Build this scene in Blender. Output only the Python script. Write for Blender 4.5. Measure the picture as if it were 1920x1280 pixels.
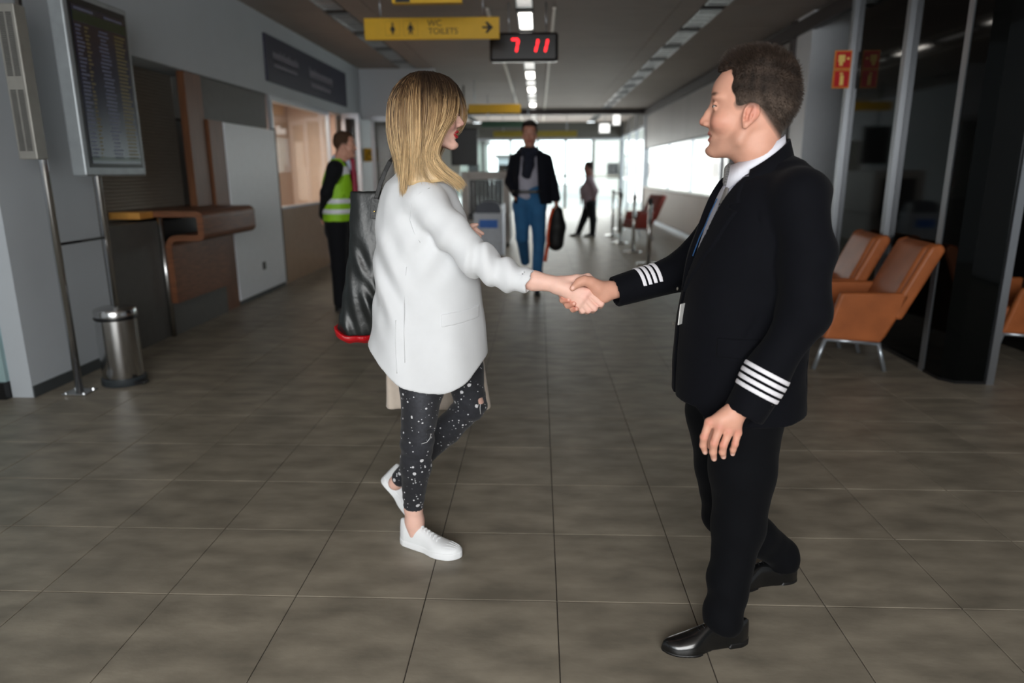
import bpy, bmesh, math, random
import numpy as np
from mathutils import Vector, Matrix

random.seed(7)
rng = np.random.default_rng(11)
scene = bpy.context.scene
for o in list(bpy.data.objects):
    bpy.data.objects.remove(o)
col = scene.collection

# ------------------------------------------------------------------ camera
FPX, CAMZ = 1298.57, 1.4212                 # focal length in pixels of a 1920x1280 frame
YAW, PITCH, ROLL = -0.03794, 0.24080, -0.00350
def cam_rows():
    cy, sy, cp, sp = math.cos(YAW), math.sin(YAW), math.cos(PITCH), math.sin(PITCH)
    f = Vector((sy*cp, cy*cp, -sp)); r = Vector((cy, -sy, 0)); u = r.cross(f)
    c, s = math.cos(ROLL), math.sin(ROLL)
    return c*r + s*u, -s*r + c*u, f
CR, CU, CF = cam_rows()
cam_d = bpy.data.cameras.new('camera'); cam = bpy.data.objects.new('camera', cam_d); col.objects.link(cam)
cam.matrix_world = Matrix(((CR.x, CU.x, -CF.x, 0), (CR.y, CU.y, -CF.y, 0), (CR.z, CU.z, -CF.z, CAMZ), (0, 0, 0, 1)))
cam_d.sensor_width = 36; cam_d.lens = FPX/1920*36; cam_d.clip_start = .05; cam_d.clip_end = 300
cam_d.dof.use_dof = True; cam_d.dof.focus_distance = 2.22; cam_d.dof.aperture_fstop = 1.6
scene.camera = cam

def W(u, v, y):
    """world point on the ray through pixel (u, v) at depth y"""
    d = CR*((u-960)/FPX) + CU*(-(v-640)/FPX) + CF
    return np.array([d.x*y/d.y, y, CAMZ + d.z*y/d.y])

# ------------------------------------------------------------------ sky, daylight, exposure
world = bpy.data.worlds.new('world'); scene.world = world; world.use_nodes = True
wn = world.node_tree
bg = wn.nodes['Background']; bg.inputs['Color'].default_value = (.90, .97, 1.0, 1); bg.inputs['Strength'].default_value = 4.0

def area(name, loc, look, sx, sy, power, color):
    l = bpy.data.lights.new(name, 'AREA'); l.shape = 'RECTANGLE'; l.size = sx; l.size_y = sy; l.energy = power; l.color = color
    o = bpy.data.objects.new(name, l); col.objects.link(o); o.location = loc
    o.rotation_euler = (Vector(look)-Vector(loc)).to_track_quat('-Z', 'Y').to_euler()
    return o
area('added_front_daylight', (.1, -2.9, 1.95), (.1, 3.0, 1.1), 3.6, 2.0, 200, (1.0, .985, .96))  # added front light, standing for daylight from an assumed, unseen rear window
area('daylight_far_glazing', (.2, 27.7, 1.4), (.2, 0, 1.2), 5.6, 2.3, 150, (1.0, .97, .93))

vs = scene.view_settings
vs.view_transform = 'Standard'; vs.look = 'None'; vs.gamma = 1; vs.use_curve_mapping = False
vs.exposure = 0.0

# ------------------------------------------------------------------ helpers
def lin(c):
    c = c/255
    return c/12.92 if c <= .04045 else ((c+.055)/1.055)**2.4
def C(r, g, b): return (lin(r), lin(g), lin(b), 1)

MATS = {}
def mat(name, c, rough=.5, metal=0, var=.08, scale=12, bump=0, bscale=60, spec=.5, coat=0, emit=0, attr=False, alpha=1, stretch=None, sheen=0, trans=0, world_co=False, objrand=0, sss=0):
    if name in MATS: return MATS[name]
    m = bpy.data.materials.new(name); m.use_nodes = True; MATS[name] = m
    nt = m.node_tree; b = nt.nodes['Principled BSDF']; N = nt.nodes.new; L = nt.links.new
    b.inputs['Roughness'].default_value = rough; b.inputs['Metallic'].default_value = metal
    b.inputs['Specular IOR Level'].default_value = spec; b.inputs['Coat Weight'].default_value = coat
    b.inputs['Coat Roughness'].default_value = .08
    b.inputs['Sheen Weight'].default_value = sheen; b.inputs['Transmission Weight'].default_value = trans
    if sss:
        b.inputs['Subsurface Weight'].default_value = sss; b.inputs['Subsurface Radius'].default_value = (.012, .005, .003); b.inputs['Subsurface Scale'].default_value = 1
    if world_co:
        co = N('ShaderNodeNewGeometry').outputs['Position']
    else:
        co = N('ShaderNodeTexCoord').outputs['Object']
    if stretch:
        mp = N('ShaderNodeMapping'); mp.inputs['Scale'].default_value = stretch; L(co, mp.inputs['Vector']); co = mp.outputs['Vector']
    nz = N('ShaderNodeTexNoise'); nz.inputs['Scale'].default_value = scale; nz.inputs['Detail'].default_value = 5; L(co, nz.inputs['Vector'])
    mr = N('ShaderNodeMapRange'); mr.inputs['From Min'].default_value = .3; mr.inputs['From Max'].default_value = .7
    mr.inputs['To Min'].default_value = 1-var; mr.inputs['To Max'].default_value = 1+var; L(nz.outputs['Fac'], mr.inputs['Value'])
    fac = mr.outputs['Result']
    if objrand:
        oi = N('ShaderNodeObjectInfo'); r2 = N('ShaderNodeMapRange'); r2.inputs['To Min'].default_value = 1-objrand; r2.inputs['To Max'].default_value = 1+objrand
        L(oi.outputs['Random'], r2.inputs['Value']); mm = N('ShaderNodeMath'); mm.operation = 'MULTIPLY'
        L(fac, mm.inputs[0]); L(r2.outputs['Result'], mm.inputs[1]); fac = mm.outputs[0]
    mx = N('ShaderNodeVectorMath'); mx.operation = 'SCALE'; L(fac, mx.inputs['Scale'])
    if attr:
        at = N('ShaderNodeAttribute'); at.attribute_name = 'col'; L(at.outputs['Color'], mx.inputs[0])
    else:
        mx.inputs[0].default_value = c[:3]
    L(mx.outputs['Vector'], b.inputs['Base Color'])
    if bump:
        n2 = N('ShaderNodeTexNoise'); n2.inputs['Scale'].default_value = bscale; n2.inputs['Detail'].default_value = 4; L(co, n2.inputs['Vector'])
        bp = N('ShaderNodeBump'); bp.inputs['Strength'].default_value = bump; bp.inputs['Distance'].default_value = .01
        L(n2.outputs['Fac'], bp.inputs['Height']); L(bp.outputs['Normal'], b.inputs['Normal'])
    if emit:
        b.inputs['Emission Color'].default_value = c; b.inputs['Emission Strength'].default_value = emit
    if alpha < 1: b.inputs['Alpha'].default_value = alpha
    return m

ORG = {}
def setp(o, label=None, cat=None, group=None, kind=None, category=None):
    cat = cat or category
    for k, v in (('label', label), ('category', cat), ('group', group), ('kind', kind)):
        if v: o[k] = v
    return o
def thing(name, loc, label, cat, group=None):
    o = bpy.data.objects.new(name, None); col.objects.link(o); o.location = loc; o.empty_display_size = .1
    ORG[o.name] = np.array(loc, float)
    return setp(o, label, cat, group)
def add(name, V, F, m, parent=None, smooth=False, **kw):
    """one mesh object from world-space vertices"""
    V = np.asarray(V, float).reshape(-1, 3)
    org = ORG[parent.name] if parent is not None else np.zeros(3)
    me = bpy.data.meshes.new(name)
    me.from_pydata((V-org).tolist(), [], [list(map(int, f)) for f in F]); me.materials.append(m)
    if smooth: me.polygons.foreach_set('use_smooth', [True]*len(me.polygons))
    me.update()
    return link(name, me, parent, org, **kw)
def link(name, me, parent, org, **kw):
    o = bpy.data.objects.new(name, me); col.objects.link(o)
    if parent is not None: o.parent = parent
    ORG[o.name] = org
    return setp(o, **kw)
def boxvf(x0, x1, y0, y1, z0, z1):
    V = [(x, y, z) for z in (z0, z1) for y in (y0, y1) for x in (x0, x1)]
    return V, [(0, 2, 3, 1), (4, 5, 7, 6), (0, 1, 5, 4), (2, 6, 7, 3), (0, 4, 6, 2), (1, 3, 7, 5)]
def bev(o, w=.01, seg=2):
    b = o.modifiers.new('bevel', 'BEVEL'); b.width = w; b.segments = seg; b.limit_method = 'ANGLE'; b.angle_limit = .6
    return o
def box(name, x0, x1, y0, y1, z0, z1, m, parent=None, bevel=0, **kw):
    V, F = boxvf(min(x0, x1), max(x0, x1), min(y0, y1), max(y0, y1), min(z0, z1), max(z0, z1))
    o = add(name, V, F, m, parent, **kw)
    if bevel: bev(o, bevel)
    return o
def frame_of(d):
    d = np.asarray(d, float); d = d/np.linalg.norm(d)
    a = np.array([0, 0, 1.]) if abs(d[2]) < .9 else np.array([1., 0, 0])
    u = np.cross(a, d); u /= np.linalg.norm(u); return u, np.cross(d, u), d
def tubevf(pts, rad, n=12, caps=True, flat=None):
    pts = np.asarray(pts, float); k = len(pts); rad = np.broadcast_to(rad, k)
    V, F = [], []; u = None
    for i in range(k):
        t = pts[min(i+1, k-1)]-pts[max(i-1, 0)]; t = t/(np.linalg.norm(t)+1e-9)
        if u is None: u, w, _ = frame_of(t)
        else:
            u = u-t*u.dot(t); u /= np.linalg.norm(u); w = np.cross(t, u)
        for j in range(n):
            a = 2*math.pi*j/n
            V.append(pts[i]+rad[i]*(math.cos(a)*u+math.sin(a)*w))
    for i in range(k-1):
        for j in range(n):
            j2 = (j+1) % n; F.append((i*n+j, i*n+j2, (i+1)*n+j2, (i+1)*n+j))
    if caps: F += [tuple(range(n-1, -1, -1)), tuple(range((k-1)*n, k*n))]
    return V, F
def tube(name, pts, rad, m, parent=None, n=12, **kw):
    V, F = tubevf(pts, rad, n); o = add(name, V, F, m, parent, smooth=True, **kw); return o
def lathe(name, c, prof, m, parent=None, n=32, **kw):
    V, F = [], []
    for r, z in prof:
        for j in range(n):
            a = 2*math.pi*j/n; V.append((c[0]+r*math.cos(a), c[1]+r*math.sin(a), c[2]+z))
    for i in range(len(prof)-1):
        for j in range(n):
            j2 = (j+1) % n; F.append((i*n+j, i*n+j2, (i+1)*n+j2, (i+1)*n+j))
    F += [tuple(range(n-1, -1, -1)), tuple(range((len(prof)-1)*n, len(prof)*n))]
    o = add(name, V, F, m, parent, smooth=True, **kw)
    es = o.modifiers.new('split', 'EDGE_SPLIT'); es.split_angle = .7
    return o
def prism(name, prof, axis, a0, a1, m, parent=None, bevel=0, **kw):
    """closed 2D profile extruded along axis 'x','y' or 'z' from a0 to a1"""
    n = len(prof); V = []
    for a in (a0, a1):
        for p, q in prof:
            V.append({'x': (a, p, q), 'y': (p, a, q), 'z': (p, q, a)}[axis])
    F = [tuple(range(n)), tuple(range(2*n-1, n-1, -1))]+[(i, n+i, n+(i+1) % n, (i+1) % n) for i in range(n)]
    o = add(name, V, F, m, parent, **kw)
    bm = bmesh.new(); bm.from_mesh(o.data); bmesh.ops.recalc_face_normals(bm, faces=bm.faces); bm.to_mesh(o.data); bm.free()
    if bevel: bev(o, bevel)
    return o
def text(name, s, loc, xdir, ydir, size, m, parent=None, depth=.002, align='LEFT', **kw):
    cu = bpy.data.curves.new('t', 'FONT'); cu.body = s; cu.size = size; cu.extrude = depth; cu.align_x = align
    to = bpy.data.objects.new('t', cu); col.objects.link(to)
    bpy.context.view_layer.update()
    me = bpy.data.meshes.new_from_object(to.evaluated_get(bpy.context.evaluated_depsgraph_get()))
    bpy.data.objects.remove(to)
    x = Vector(xdir).normalized(); y = Vector(ydir).normalized(); z = x.cross(y)
    org = ORG[parent.name] if parent is not None else np.zeros(3)
    l = Vector(loc)-Vector(org)
    me.transform(Matrix(((x.x, y.x, z.x, l.x), (x.y, y.y, z.y, l.y), (x.z, y.z, z.z, l.z), (0, 0, 0, 1))))
    me.materials.clear(); me.materials.append(m)
    return link(name, me, parent, org, **kw)
def flat_poly(name, pts, m, parent=None, thick=.003, n=None, **kw):
    """thin plate from a 3D polygon, thickened along its normal"""
    P = np.asarray(pts, float); k = len(P)
    if n is None:
        n = np.cross(P[1]-P[0], P[2]-P[0])
    n = np.asarray(n, float); n = n/np.linalg.norm(n)*thick
    V = np.concatenate([P, P+n]); F = [tuple(range(k)), tuple(range(2*k-1, k-1, -1))]+[(i, k+i, k+(i+1) % k, (i+1) % k) for i in range(k)]
    o = add(name, V, F, m, parent, **kw)
    bm = bmesh.new(); bm.from_mesh(o.data); bmesh.ops.recalc_face_normals(bm, faces=bm.faces); bm.to_mesh(o.data); bm.free()
    return o

# ================================================================== THE SETTING
M_tile = mat('floor_tile', C(139, 131, 117), rough=.42, var=.30, scale=4.2, bump=.05, bscale=40, world_co=True, objrand=.07, stretch=(1, 2.2, 1), spec=.35)
M_grout = mat('grout', C(58, 54, 50), rough=.9)
M_wall = mat('painted_wall', C(186, 192, 198), rough=.6, var=.03, scale=2)
M_base = mat('dark_base', C(60, 64, 66), rough=.5)
M_ceil = mat('ceiling_panel', C(150, 140, 134), rough=.7, var=.04, scale=3, objrand=.04)
M_ceil_d = mat('ceiling_void', C(60, 54, 52), rough=.8)
M_alu = mat('brushed_aluminium', C(172, 176, 182), rough=.32, metal=.9, var=.05, scale=30, stretch=(1, 1, .05))
M_chrome = mat('chrome', C(215, 217, 220), rough=.13, metal=1, var=.03)
M_steel = mat('stainless_steel', C(200, 200, 200), rough=.2, metal=1, var=.06, stretch=(1, 1, .05), scale=40)
M_black = mat('black_plastic', C(16, 16, 18), rough=.4, var=.1)
M_white = mat('white_laminate', C(226, 230, 236), rough=.4, var=.02)
M_grey = mat('grey_laminate', C(88, 86, 82), rough=.55, var=.06)
M_shut = mat('shutter_grey', C(150, 142, 130), rough=.5, var=.08, stretch=(1, 1, 12), scale=6)
M_wood = mat('walnut', C(112, 70, 46), rough=.42, var=.28, scale=5, stretch=(1.5, 1.5, 14), spec=.4)
M_woodv = mat('warm_wood', C(108, 68, 42), rough=.45, var=.22, scale=6, stretch=(9, 9, .6), spec=.4)
M_brown = mat('dark_brown_steel', C(44, 30, 27), rough=.5)
M_dglass = mat('dark_tinted_glass', C(6, 8, 8), rough=.05, var=.05, spec=.22)
M_teal = mat('frosted_pane', C(150, 176, 178), rough=.35, var=.03)
M_yel = mat('sign_yellow', C(226, 176, 8), rough=.5, var=.04)
M_navy = mat('sign_navy', C(36, 34, 58), rough=.5, var=.05)
M_off = mat('off_white', C(222, 216, 206), rough=.5, var=.03)
def glass(name, tint, rough=.02):
    m = bpy.data.materials.new(name); m.use_nodes = True; nt = m.node_tree; nt.nodes.clear(); N = nt.nodes.new
    o = N('ShaderNodeOutputMaterial'); t = N('ShaderNodeBsdfTransparent'); t.inputs[0].default_value = tint
    g = N('ShaderNodeBsdfGlossy'); g.inputs['Roughness'].default_value = rough; f = N('ShaderNodeFresnel'); f.inputs['IOR'].default_value = 1.45
    mx = N('ShaderNodeMixShader'); ge = N('ShaderNodeNewGeometry'); iv = N('ShaderNodeMath'); iv.operation = 'SUBTRACT'; iv.inputs[0].default_value = 1; nt.links.new(ge.outputs['Backfacing'], iv.inputs[1])   # only the outer skin of a pane reflects
    mu = N('ShaderNodeMath'); mu.operation = 'MULTIPLY'; nt.links.new(f.outputs[0], mu.inputs[0]); nt.links.new(iv.outputs[0], mu.inputs[1]); nt.links.new(mu.outputs[0], mx.inputs[0]); nt.links.new(t.outputs[0], mx.inputs[1]); nt.links.new(g.outputs[0], mx.inputs[2]); nt.links.new(mx.outputs[0], o.inputs[0])
    return m
M_glass = glass('clear_glass', (.93, .97, .96, 1)); M_smoke = glass('smoked_glass', (.42, .40, .38, 1), .08)
S = dict(kind='structure')

# ---- floor: 45 cm tiles with open joints
TS, TX, TY = .45, .0710, 2.0826
floor = box('floor', -4.6, 5.2, -3.2, 28.2, -.12, -.0045, M_grout, **S)
def tile_mesh():
    g, c = .0016, .0022
    a, b = g, TS-g
    V = [(a, a, -.006), (b, a, -.006), (b, b, -.006), (a, b, -.006), (a, a, -c*.6), (b, a, -c*.6), (b, b, -c*.6), (a, b, -c*.6), (a+c, a+c, 0), (b-c, a+c, 0), (b-c, b-c, 0), (a+c, b-c, 0)]
    F = [(8, 9, 10, 11)]+[(i, (i+1) % 4, 4+(i+1) % 4, 4+i) for i in range(4)]+[(4+i, 4+(i+1) % 4, 8+(i+1) % 4, 8+i) for i in range(4)]
    return V, F
tv, tf = tile_mesh(); tme = bpy.data.meshes.new('tile'); tme.from_pydata(tv, [], tf); tme.materials.append(M_tile)
near, far = [], []
for j in range(-12, 58):
    for i in range(-11, 12):
        x, y = TX+i*TS, TY+j*TS
        if x < -4.6 or x+TS > 5.2 or y+TS > 28.2 or y < -3.2: continue
        if x+TS < -3.29 and y > 4.1: continue
        p = np.array([x+.22, y+.22, -CAMZ]); fz = p @ np.array(CF)
        vis = fz > .5 and abs(p @ np.array(CR))/fz*FPX < 990 and -(p @ np.array(CU))/fz*FPX < 700
        (near if vis and j < 15 and -3.5 < x < 4.2 else far).append((x, y))
near.sort(key=lambda t: t[1]); far += near[295:]; near = near[:295]
for x, y in near:
    o = bpy.data.objects.new('tile', tme); col.objects.link(o); o.location = (x, y, 0); o.parent = floor
V, F = [], []
for x, y in far:
    k = len(V); V += [(a+x, b+y, c) for a, b, c in tv]; F += [tuple(q+k for q in f) for f in tf]
add('distant_tiles', V, F, M_tile, floor, kind='stuff')

# ---- ceiling
CZ = 3.24
ceil = box('ceiling', -4.6, 5.2, -3.2, 28.2, CZ+.035, CZ+.12, M_ceil_d, **S)
SL = [(-2.52, -2.245), (-.27, -.07), (1.86, 2.14)]
colsx = [(-3.3, -2.52), (-2.245, -1.95), (-1.95, -.27), (-.07, 1.57), (1.57, 1.86), (2.14, 3.26)]
y = 7.4
while y < 28:
    for a, b in colsx:
        box('ceiling_panel', a+.004, b-.004, y+.004, min(y+1.29, 28.1), CZ, CZ+.03, M_ceil, ceil)
    y += 1.3
for a, b in colsx: box('ceiling_panel', a, b, -3.2, 7.396, CZ, CZ+.03, M_ceil, ceil)
box('ceiling_panel', 3.27, 5.2, -3.2, 28, CZ, CZ+.03, M_ceil, ceil); box('ceiling_panel', -4.6, -3.31, -3.2, 28, CZ, CZ+.03, M_ceil, ceil)
M_louv = mat('louvre_metal', C(150, 152, 152), rough=.28, metal=.8, var=.2, scale=5)
M_lamp = mat('lit_diffuser', (1, .93, .84, 1), emit=11.0)
M_lampd = mat('dim_diffuser', (1, .96, .92, 1), rough=.3, emit=.35)
names = ['strip near the check-in wall', 'middle ceiling strip', 'strip near the counter wall']
for s, (a, b) in enumerate(SL):
    box('trim_%d' % (s+1), a, b, -3.2, 28, CZ+.028, CZ+.034, M_ceil_d, **S)
    k = 0; y = 7.6
    while y < 27:
        lit = s == 1 and k in (1, 3, 5, 7, 10)
        state = 'glowing' if lit else 'dim'
        t = thing('ceiling_light', ((a+b)/2, y+.5, CZ-.004), '%s louvred light fitting in the %s' % (state, names[s]), 'light', 'recessed lights of the '+names[s]+(' that glow' if lit else ''))
        V, F = [], []
        for q in (boxvf(a+.01, a+.025, y, y+1.0, CZ-.004, CZ+.026), boxvf(b-.025, b-.01, y, y+1.0, CZ-.004, CZ+.026), boxvf(a+.025, b-.025, y, y+.012, CZ-.004, CZ+.026), boxvf(a+.025, b-.025, y+.988, y+1.0, CZ-.004, CZ+.026)):
            n = len(V); V += q[0]; F += [tuple(i+n for i in f) for f in q[1]]
        add('housing', V, F, M_louv, t)
        box('diffuser', a+.026, b-.026, y+.013, y+.987, CZ+.012, CZ+.018, M_lamp if lit else (M_lampd if s == 1 else M_louv), t)
        if s != 1:
            for q in range(4): box('louvre', a+.026, b-.026, y+.18+q*.21, y+.19+q*.21, CZ, CZ+.011, M_louv, t)
        k += 1; y += 1.26
for i, x in enumerate((-.60, .17)):
    box('trim_%d' % (4+i), x-.018, x+.018, 8.6, 27, CZ-.02, CZ, M_off, **S)
box('trim_6', -3.27, 3.24, 22.0, 22.25, 3.08, CZ-.002, M_brown, **S)

# ---- left wall, niche and booth
box('wall_left', -3.42, -3.28, 4.18, 5.12, 0, CZ, M_wall, **S)
box('baseboard_left', -3.28, -3.268, 4.182, 5.12, 0, .075, M_base, **S)
wb = box('wall_left_upper', -3.62, -3.28, 5.121, 13.2, 2.34, CZ, M_wall, **S)
box('wall_left_glazing', -4.6, -3.43, 4.16, 4.2, .11, CZ, M_teal, **S)
box('baseboard_left_glazing', -4.6, -3.425, 4.13, 4.2, 0, .11, M_black, **S)
box('wall_left_far', -3.5, -3.28, 13.2, 28.1, 0, CZ, M_wall, **S)
box('wall_niche', -4.0, -3.9, 5.12, 8.8, 0, 2.34, M_grey, **S)
# roller shutter behind the counter
sh = thing('roller_shutter', (-3.6, 5.95, .9), 'dark grey closed roller shutter above the wooden counter', 'shutter')
ns = 46
for i in range(ns):
    z0 = .95+i*(2.34-.95)/ns; z1 = z0+(2.34-.95)/ns
    prism('slat', [(-3.60, z0), (-3.585, z0+.003), (-3.580, (z0+z1)/2), (-3.585, z1-.003), (-3.60, z1)], 'y', 5.13, 7.03, M_shut, sh)
box('wall_niche_panel', -3.7, -3.33, 7.04, 8.78, 1.94, 2.338, M_grey, **S)
ct = thing('check_in_counter', (-3.2, 6.4, 0), 'walnut and grey check-in counter with a folded wooden desk top', 'counter')
box('side_panel', -3.57, -3.27, 5.14, 5.90, 0, 1.02, M_grey, ct)
def arc(cx, cz, r, a0, a1, n=6): return [(cx+r*math.cos(math.radians(a0+(a1-a0)*i/n)), cz+r*math.sin(math.radians(a0+(a1-a0)*i/n))) for i in range(n+1)]
rib = [(-3.56, 1.10)]+arc(-2.93, 1.04, .06, 90, 0)+arc(-2.93, .905, .06, 0, -90)+arc(-3.12, .795, .05, 90, 180)+[(-3.17, .30), (-3.22, .30)]+arc(-3.12, .795, .10, 180, 90)+arc(-2.945, .915, .02, -90, 0)+arc(-2.945, 1.03, .02, 0, 90)+[(-3.56, 1.05)]
prism('desk_top', rib, 'y', 5.905, 7.02, M_wood, ct)
box('desk_edge', -3.56, -3.30, 5.70, 5.903, 1.045, 1.10, mat('painted_lit_edge', C(214, 150, 70), rough=.45), ct)  # bright orange: light on the wooden desk end is put into the colour
box('plinth', -3.58, -3.24, 5.94, 7.02, 0, .298, M_grey, ct)
box('inner_panel', -3.56, -3.24, 5.93, 7.0, .3, 1.02, M_black, ct)
tube('steel_post', [(-3.245, 5.905, 0), (-3.245, 5.905, 1.045)], .024, M_steel, ct)
box('back_board', -3.36, -3.29, 6.70, 7.03, 1.105, 2.336, M_woodv, ct)
box('wooden_upright', -3.36, -3.262, 7.05, 7.36, 0, 1.93, M_woodv, label='warm brown wooden upright board between counter and white partition', category='board')
wpn = thing('white_partition', (-3.26, 8.1, 0), 'plain white partition board standing beside the counter', 'partition')
box('panel', -3.31, -3.25, 7.37, 8.78, .05, 1.925, M_white, wpn, bevel=.004)
box('socket', -3.25, -3.243, 8.05, 8.13, .30, .39, M_black, wpn)
box('edge_strip', -3.315, -3.245, 8.781, 8.80, .05, 1.94, M_brown, wpn); box('base', -3.31, -3.26, 7.37, 8.78, 0, .049, M_base, wpn)
# warm booth behind glass
M_warm = mat('warm_room', C(214, 190, 174), rough=.6, var=.03)
box('wall_booth_back', -5.4, -5.3, 8.2, 12.4, 0, 2.6, M_warm, **S)
box('wall_booth_side', -5.4, -3.4, 12.0, 12.1, 0, 2.6, M_warm, **S)
box('wall_booth_near', -5.4, -3.4, 8.70, 8.76, 0, 2.6, M_warm, **S)
box('ceiling_booth', -5.4, -3.63, 8.5, 12.2, 2.5, 2.6, M_warm, **S); box('floor_booth', -5.4, -3.5, 8.76, 12.0, -.1, 0, M_warm, **S)
bl = bpy.data.lights.new('booth_lamp', 'AREA'); bl.size = 1.2; bl.energy = 70; bl.color = (1, .87, .77)
blo = bpy.data.objects.new('booth_lamp', bl); col.objects.link(blo); blo.location = (-4.4, 10.2, 2.45)
w1 = box('window_1', -3.335, -3.29, 8.8, 11.28, 2.28, 2.339, M_alu, **S)
box('lower_panel', -3.33, -3.29, 8.82, 11.26, 0, .96, mat('tan_panel', C(168, 142, 120), rough=.22, var=.05), w1)
box('pane', -3.32, -3.312, 8.84, 11.24, .99, 2.28, M_glass, w1)
for y in (8.81, 11.22): box('mullion', -3.34, -3.28, y, y+.05, 0, 2.28, M_alu, w1)
box('sill', -3.35, -3.26, 8.86, 11.22, .962, .988, M_alu, w1)
pf = thing('picture_frame', (-5.28, 9.9, 1.6), 'black framed print on the warm wall of the booth', 'picture')
for q in ((9.75, 9.8, 1.35, 1.95), (10.5, 10.55, 1.35, 1.95), (9.8, 10.5, 1.35, 1.4), (9.8, 10.5, 1.9, 1.95)): box('frame', -5.3, -5.27, *q, M_black, pf)
box('print', -5.3, -5.285, 9.8, 10.5, 1.4, 1.9, M_off, pf)
# navy sign on the upper wall
sg = thing('wall_sign', (-3.27, 10.5, 2.5), 'long dark navy sign with faint white lettering above the booth', 'sign')
box('board', -3.28, -3.255, 8.72, 12.28, 2.49, 3.03, M_navy, sg)
M_lett = mat('faint_lettering', C(150, 146, 158), rough=.6)
def greek(y0, y1, z, h, seed, parent, x=-3.254, m=M_lett, cap=False):
    r = random.Random(seed); y = y0; V, F = [], []
    while y < y1:
        w = h*r.uniform(.35, .7); hh = h*(1.4 if (cap and y == y0) or r.random() < .25 else 1)
        for q in (boxvf(x, x+.002, y, y+w*.3, z, z+hh), boxvf(x, x+.002, y, y+w, z, z+h*.25), boxvf(x, x+.002, y+w*.7, y+w, z, z+h)):
            n = len(V); V += q[0]; F += [tuple(i+n for i in f) for f in q[1]]
        y += w+h*.18
    add('lettering', V, F, m, parent)
greek(8.95, 9.85, 2.76, .09, 1, sg); greek(8.97, 9.8, 2.68, .03, 2, sg); greek(10.35, 11.45, 2.72, .11, 3, sg, cap=True); greek(10.4, 11.3, 2.60, .055, 4, sg)
# doors and glass beyond the booth
for k, (xa, xb, y) in enumerate(((-3.27, -2.98, 11.9), (-2.95, -2.48, 12.6), (-2.45, -1.95, 13.4))):
    d = box('door_%d' % (k+1), xa, xb, y, y+.05, 2.28, 2.36, M_alu, **S)
    for x in (xa, xb-.06): box('frame_post', x, x+.06, y, y+.05, 0, 2.28, M_alu, d)
    box('pane', xa+.06, xb-.06, y+.02, y+.028, .9, 2.28, M_smoke, d)
    box('lower_panel', xa+.06, xb-.06, y+.015, y+.035, .02, .9, M_grey, d)
box('wall_passage', -4.3, -4.2, 11.3, 13.3, 0, CZ, M_warm, **S)
box('wall_passage_end', -4.3, -3.5, 13.21, 13.3, 0, CZ, M_warm, **S)
box('wall_end_upper', -3.28, -1.9, 13.3, 13.39, 2.362, CZ-.001, M_wall, **S)
wc = thing('wheelchair_sign', (-2.2, 13.38, 1.85), 'small yellow square wheelchair symbol sign on the glass', 'sign')
p = W(683, 303, 13.39); q = W(708, 278, 13.39)
box('plate', p[0], q[0], 13.375, 13.39, p[2], q[2], M_yel, wc)
cx, cz, s = (p[0]+q[0])/2, (p[2]+q[2])/2, (q[0]-p[0])
tube('wheel', [(cx-.03*s+.26*s*math.cos(a), 13.372, cz-.08*s+.26*s*math.sin(a)) for a in np.linspace(1.9, 6.0, 14)], .03*s, M_black, wc, n=6)
tube('figure', [(cx-.05*s, 13.372, cz+.32*s), (cx-.04*s, 13.372, cz), (cx+.2*s, 13.372, cz), (cx+.3*s, 13.372, cz-.25*s)], .035*s, M_black, wc, n=6)
# bright back window of the side passage
box('window_2', -3.2, -2.2, 20, 20.05, 1.2, 2.2, M_off, **S)
hb = thing('wall_monitor', (-1.9, 16, 1.5), 'black monitor hanging behind the long haired woman', 'monitor')
box('casing', -1.95, -1.35, 15.9, 16.0, 1.55, 2.35, M_black, hb, bevel=.02); tube('rod', [(-1.65, 15.95, 2.35), (-1.65, 15.95, CZ)], .02, M_black, hb)

# ---- right side
rw = box('wall_right_upper', 3.26, 3.36, 9.6, 22, 2.07, CZ, M_wall, **S)
for i in range(28): box('wall_plank', 3.245, 3.259, 9.62+i*.44, 9.62+i*.44+.432, 2.1, 3.02, mat('wall_plank', C(168, 162, 158), rough=.45, var=.05, objrand=.06), rw)
rl = box('wall_right_lower', 3.26, 3.36, 9.6, 22, 0, .93, mat('beige_panel', C(170, 146, 126), rough=.55, var=.05), **S)
for i in range(8): box('wall_panel', 3.24, 3.259, 9.65+i*1.54, 9.65+i*1.54+1.53, .1, .92, mat('beige_panel', None), rl)
box('baseboard_right', 3.22, 3.259, 9.6, 22, 0, .085, M_alu, **S)
box('trim_7', 3.16, 3.25, 5.2, 22, 3.03, 3.18, M_brown, **S)
w2 = box('window_3', 3.18, 3.36, 9.6, 22, .935, .965, M_off, **S)
for y in (9.6, 13.0, 15.5, 18.2, 21.9): box('mullion', 3.27, 3.33, y, y+.07, .966, 2.068, M_alu, w2)
for a, b in ((13.07, 15.5), (15.57, 18.2), (18.27, 21.9)): box('pane', 3.295, 3.303, a, b, .966, 2.068, M_glass, w2)
box('shelf_back', 3.4, 3.44, 9.67, 13.0, .97, 2.06, mat('dim_office', C(90, 88, 84), rough=.6, var=.4, scale=4), w2)
w4 = box('window_4', 3.2, 3.3, 22.3, 28, 2.7, 2.78, M_alu, **S)
for y in (22.02, 24.0, 26.0, 27.9): box('mullion', 3.2, 3.3, y, y+.14, 0, CZ, M_alu, w4)
for y in (22.16, 24.14, 26.14): box('pane', 3.245, 3.253, y, y+1.8, 0, 2.7, M_glass, w4)
box('transom', 3.2, 3.28, 22.2, 28, 1.12, 1.2, M_alu, w4)
box('wall_right_louvre', 3.22, 3.3, 22.3, 28, 2.79, CZ, M_grey, **S)
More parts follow.
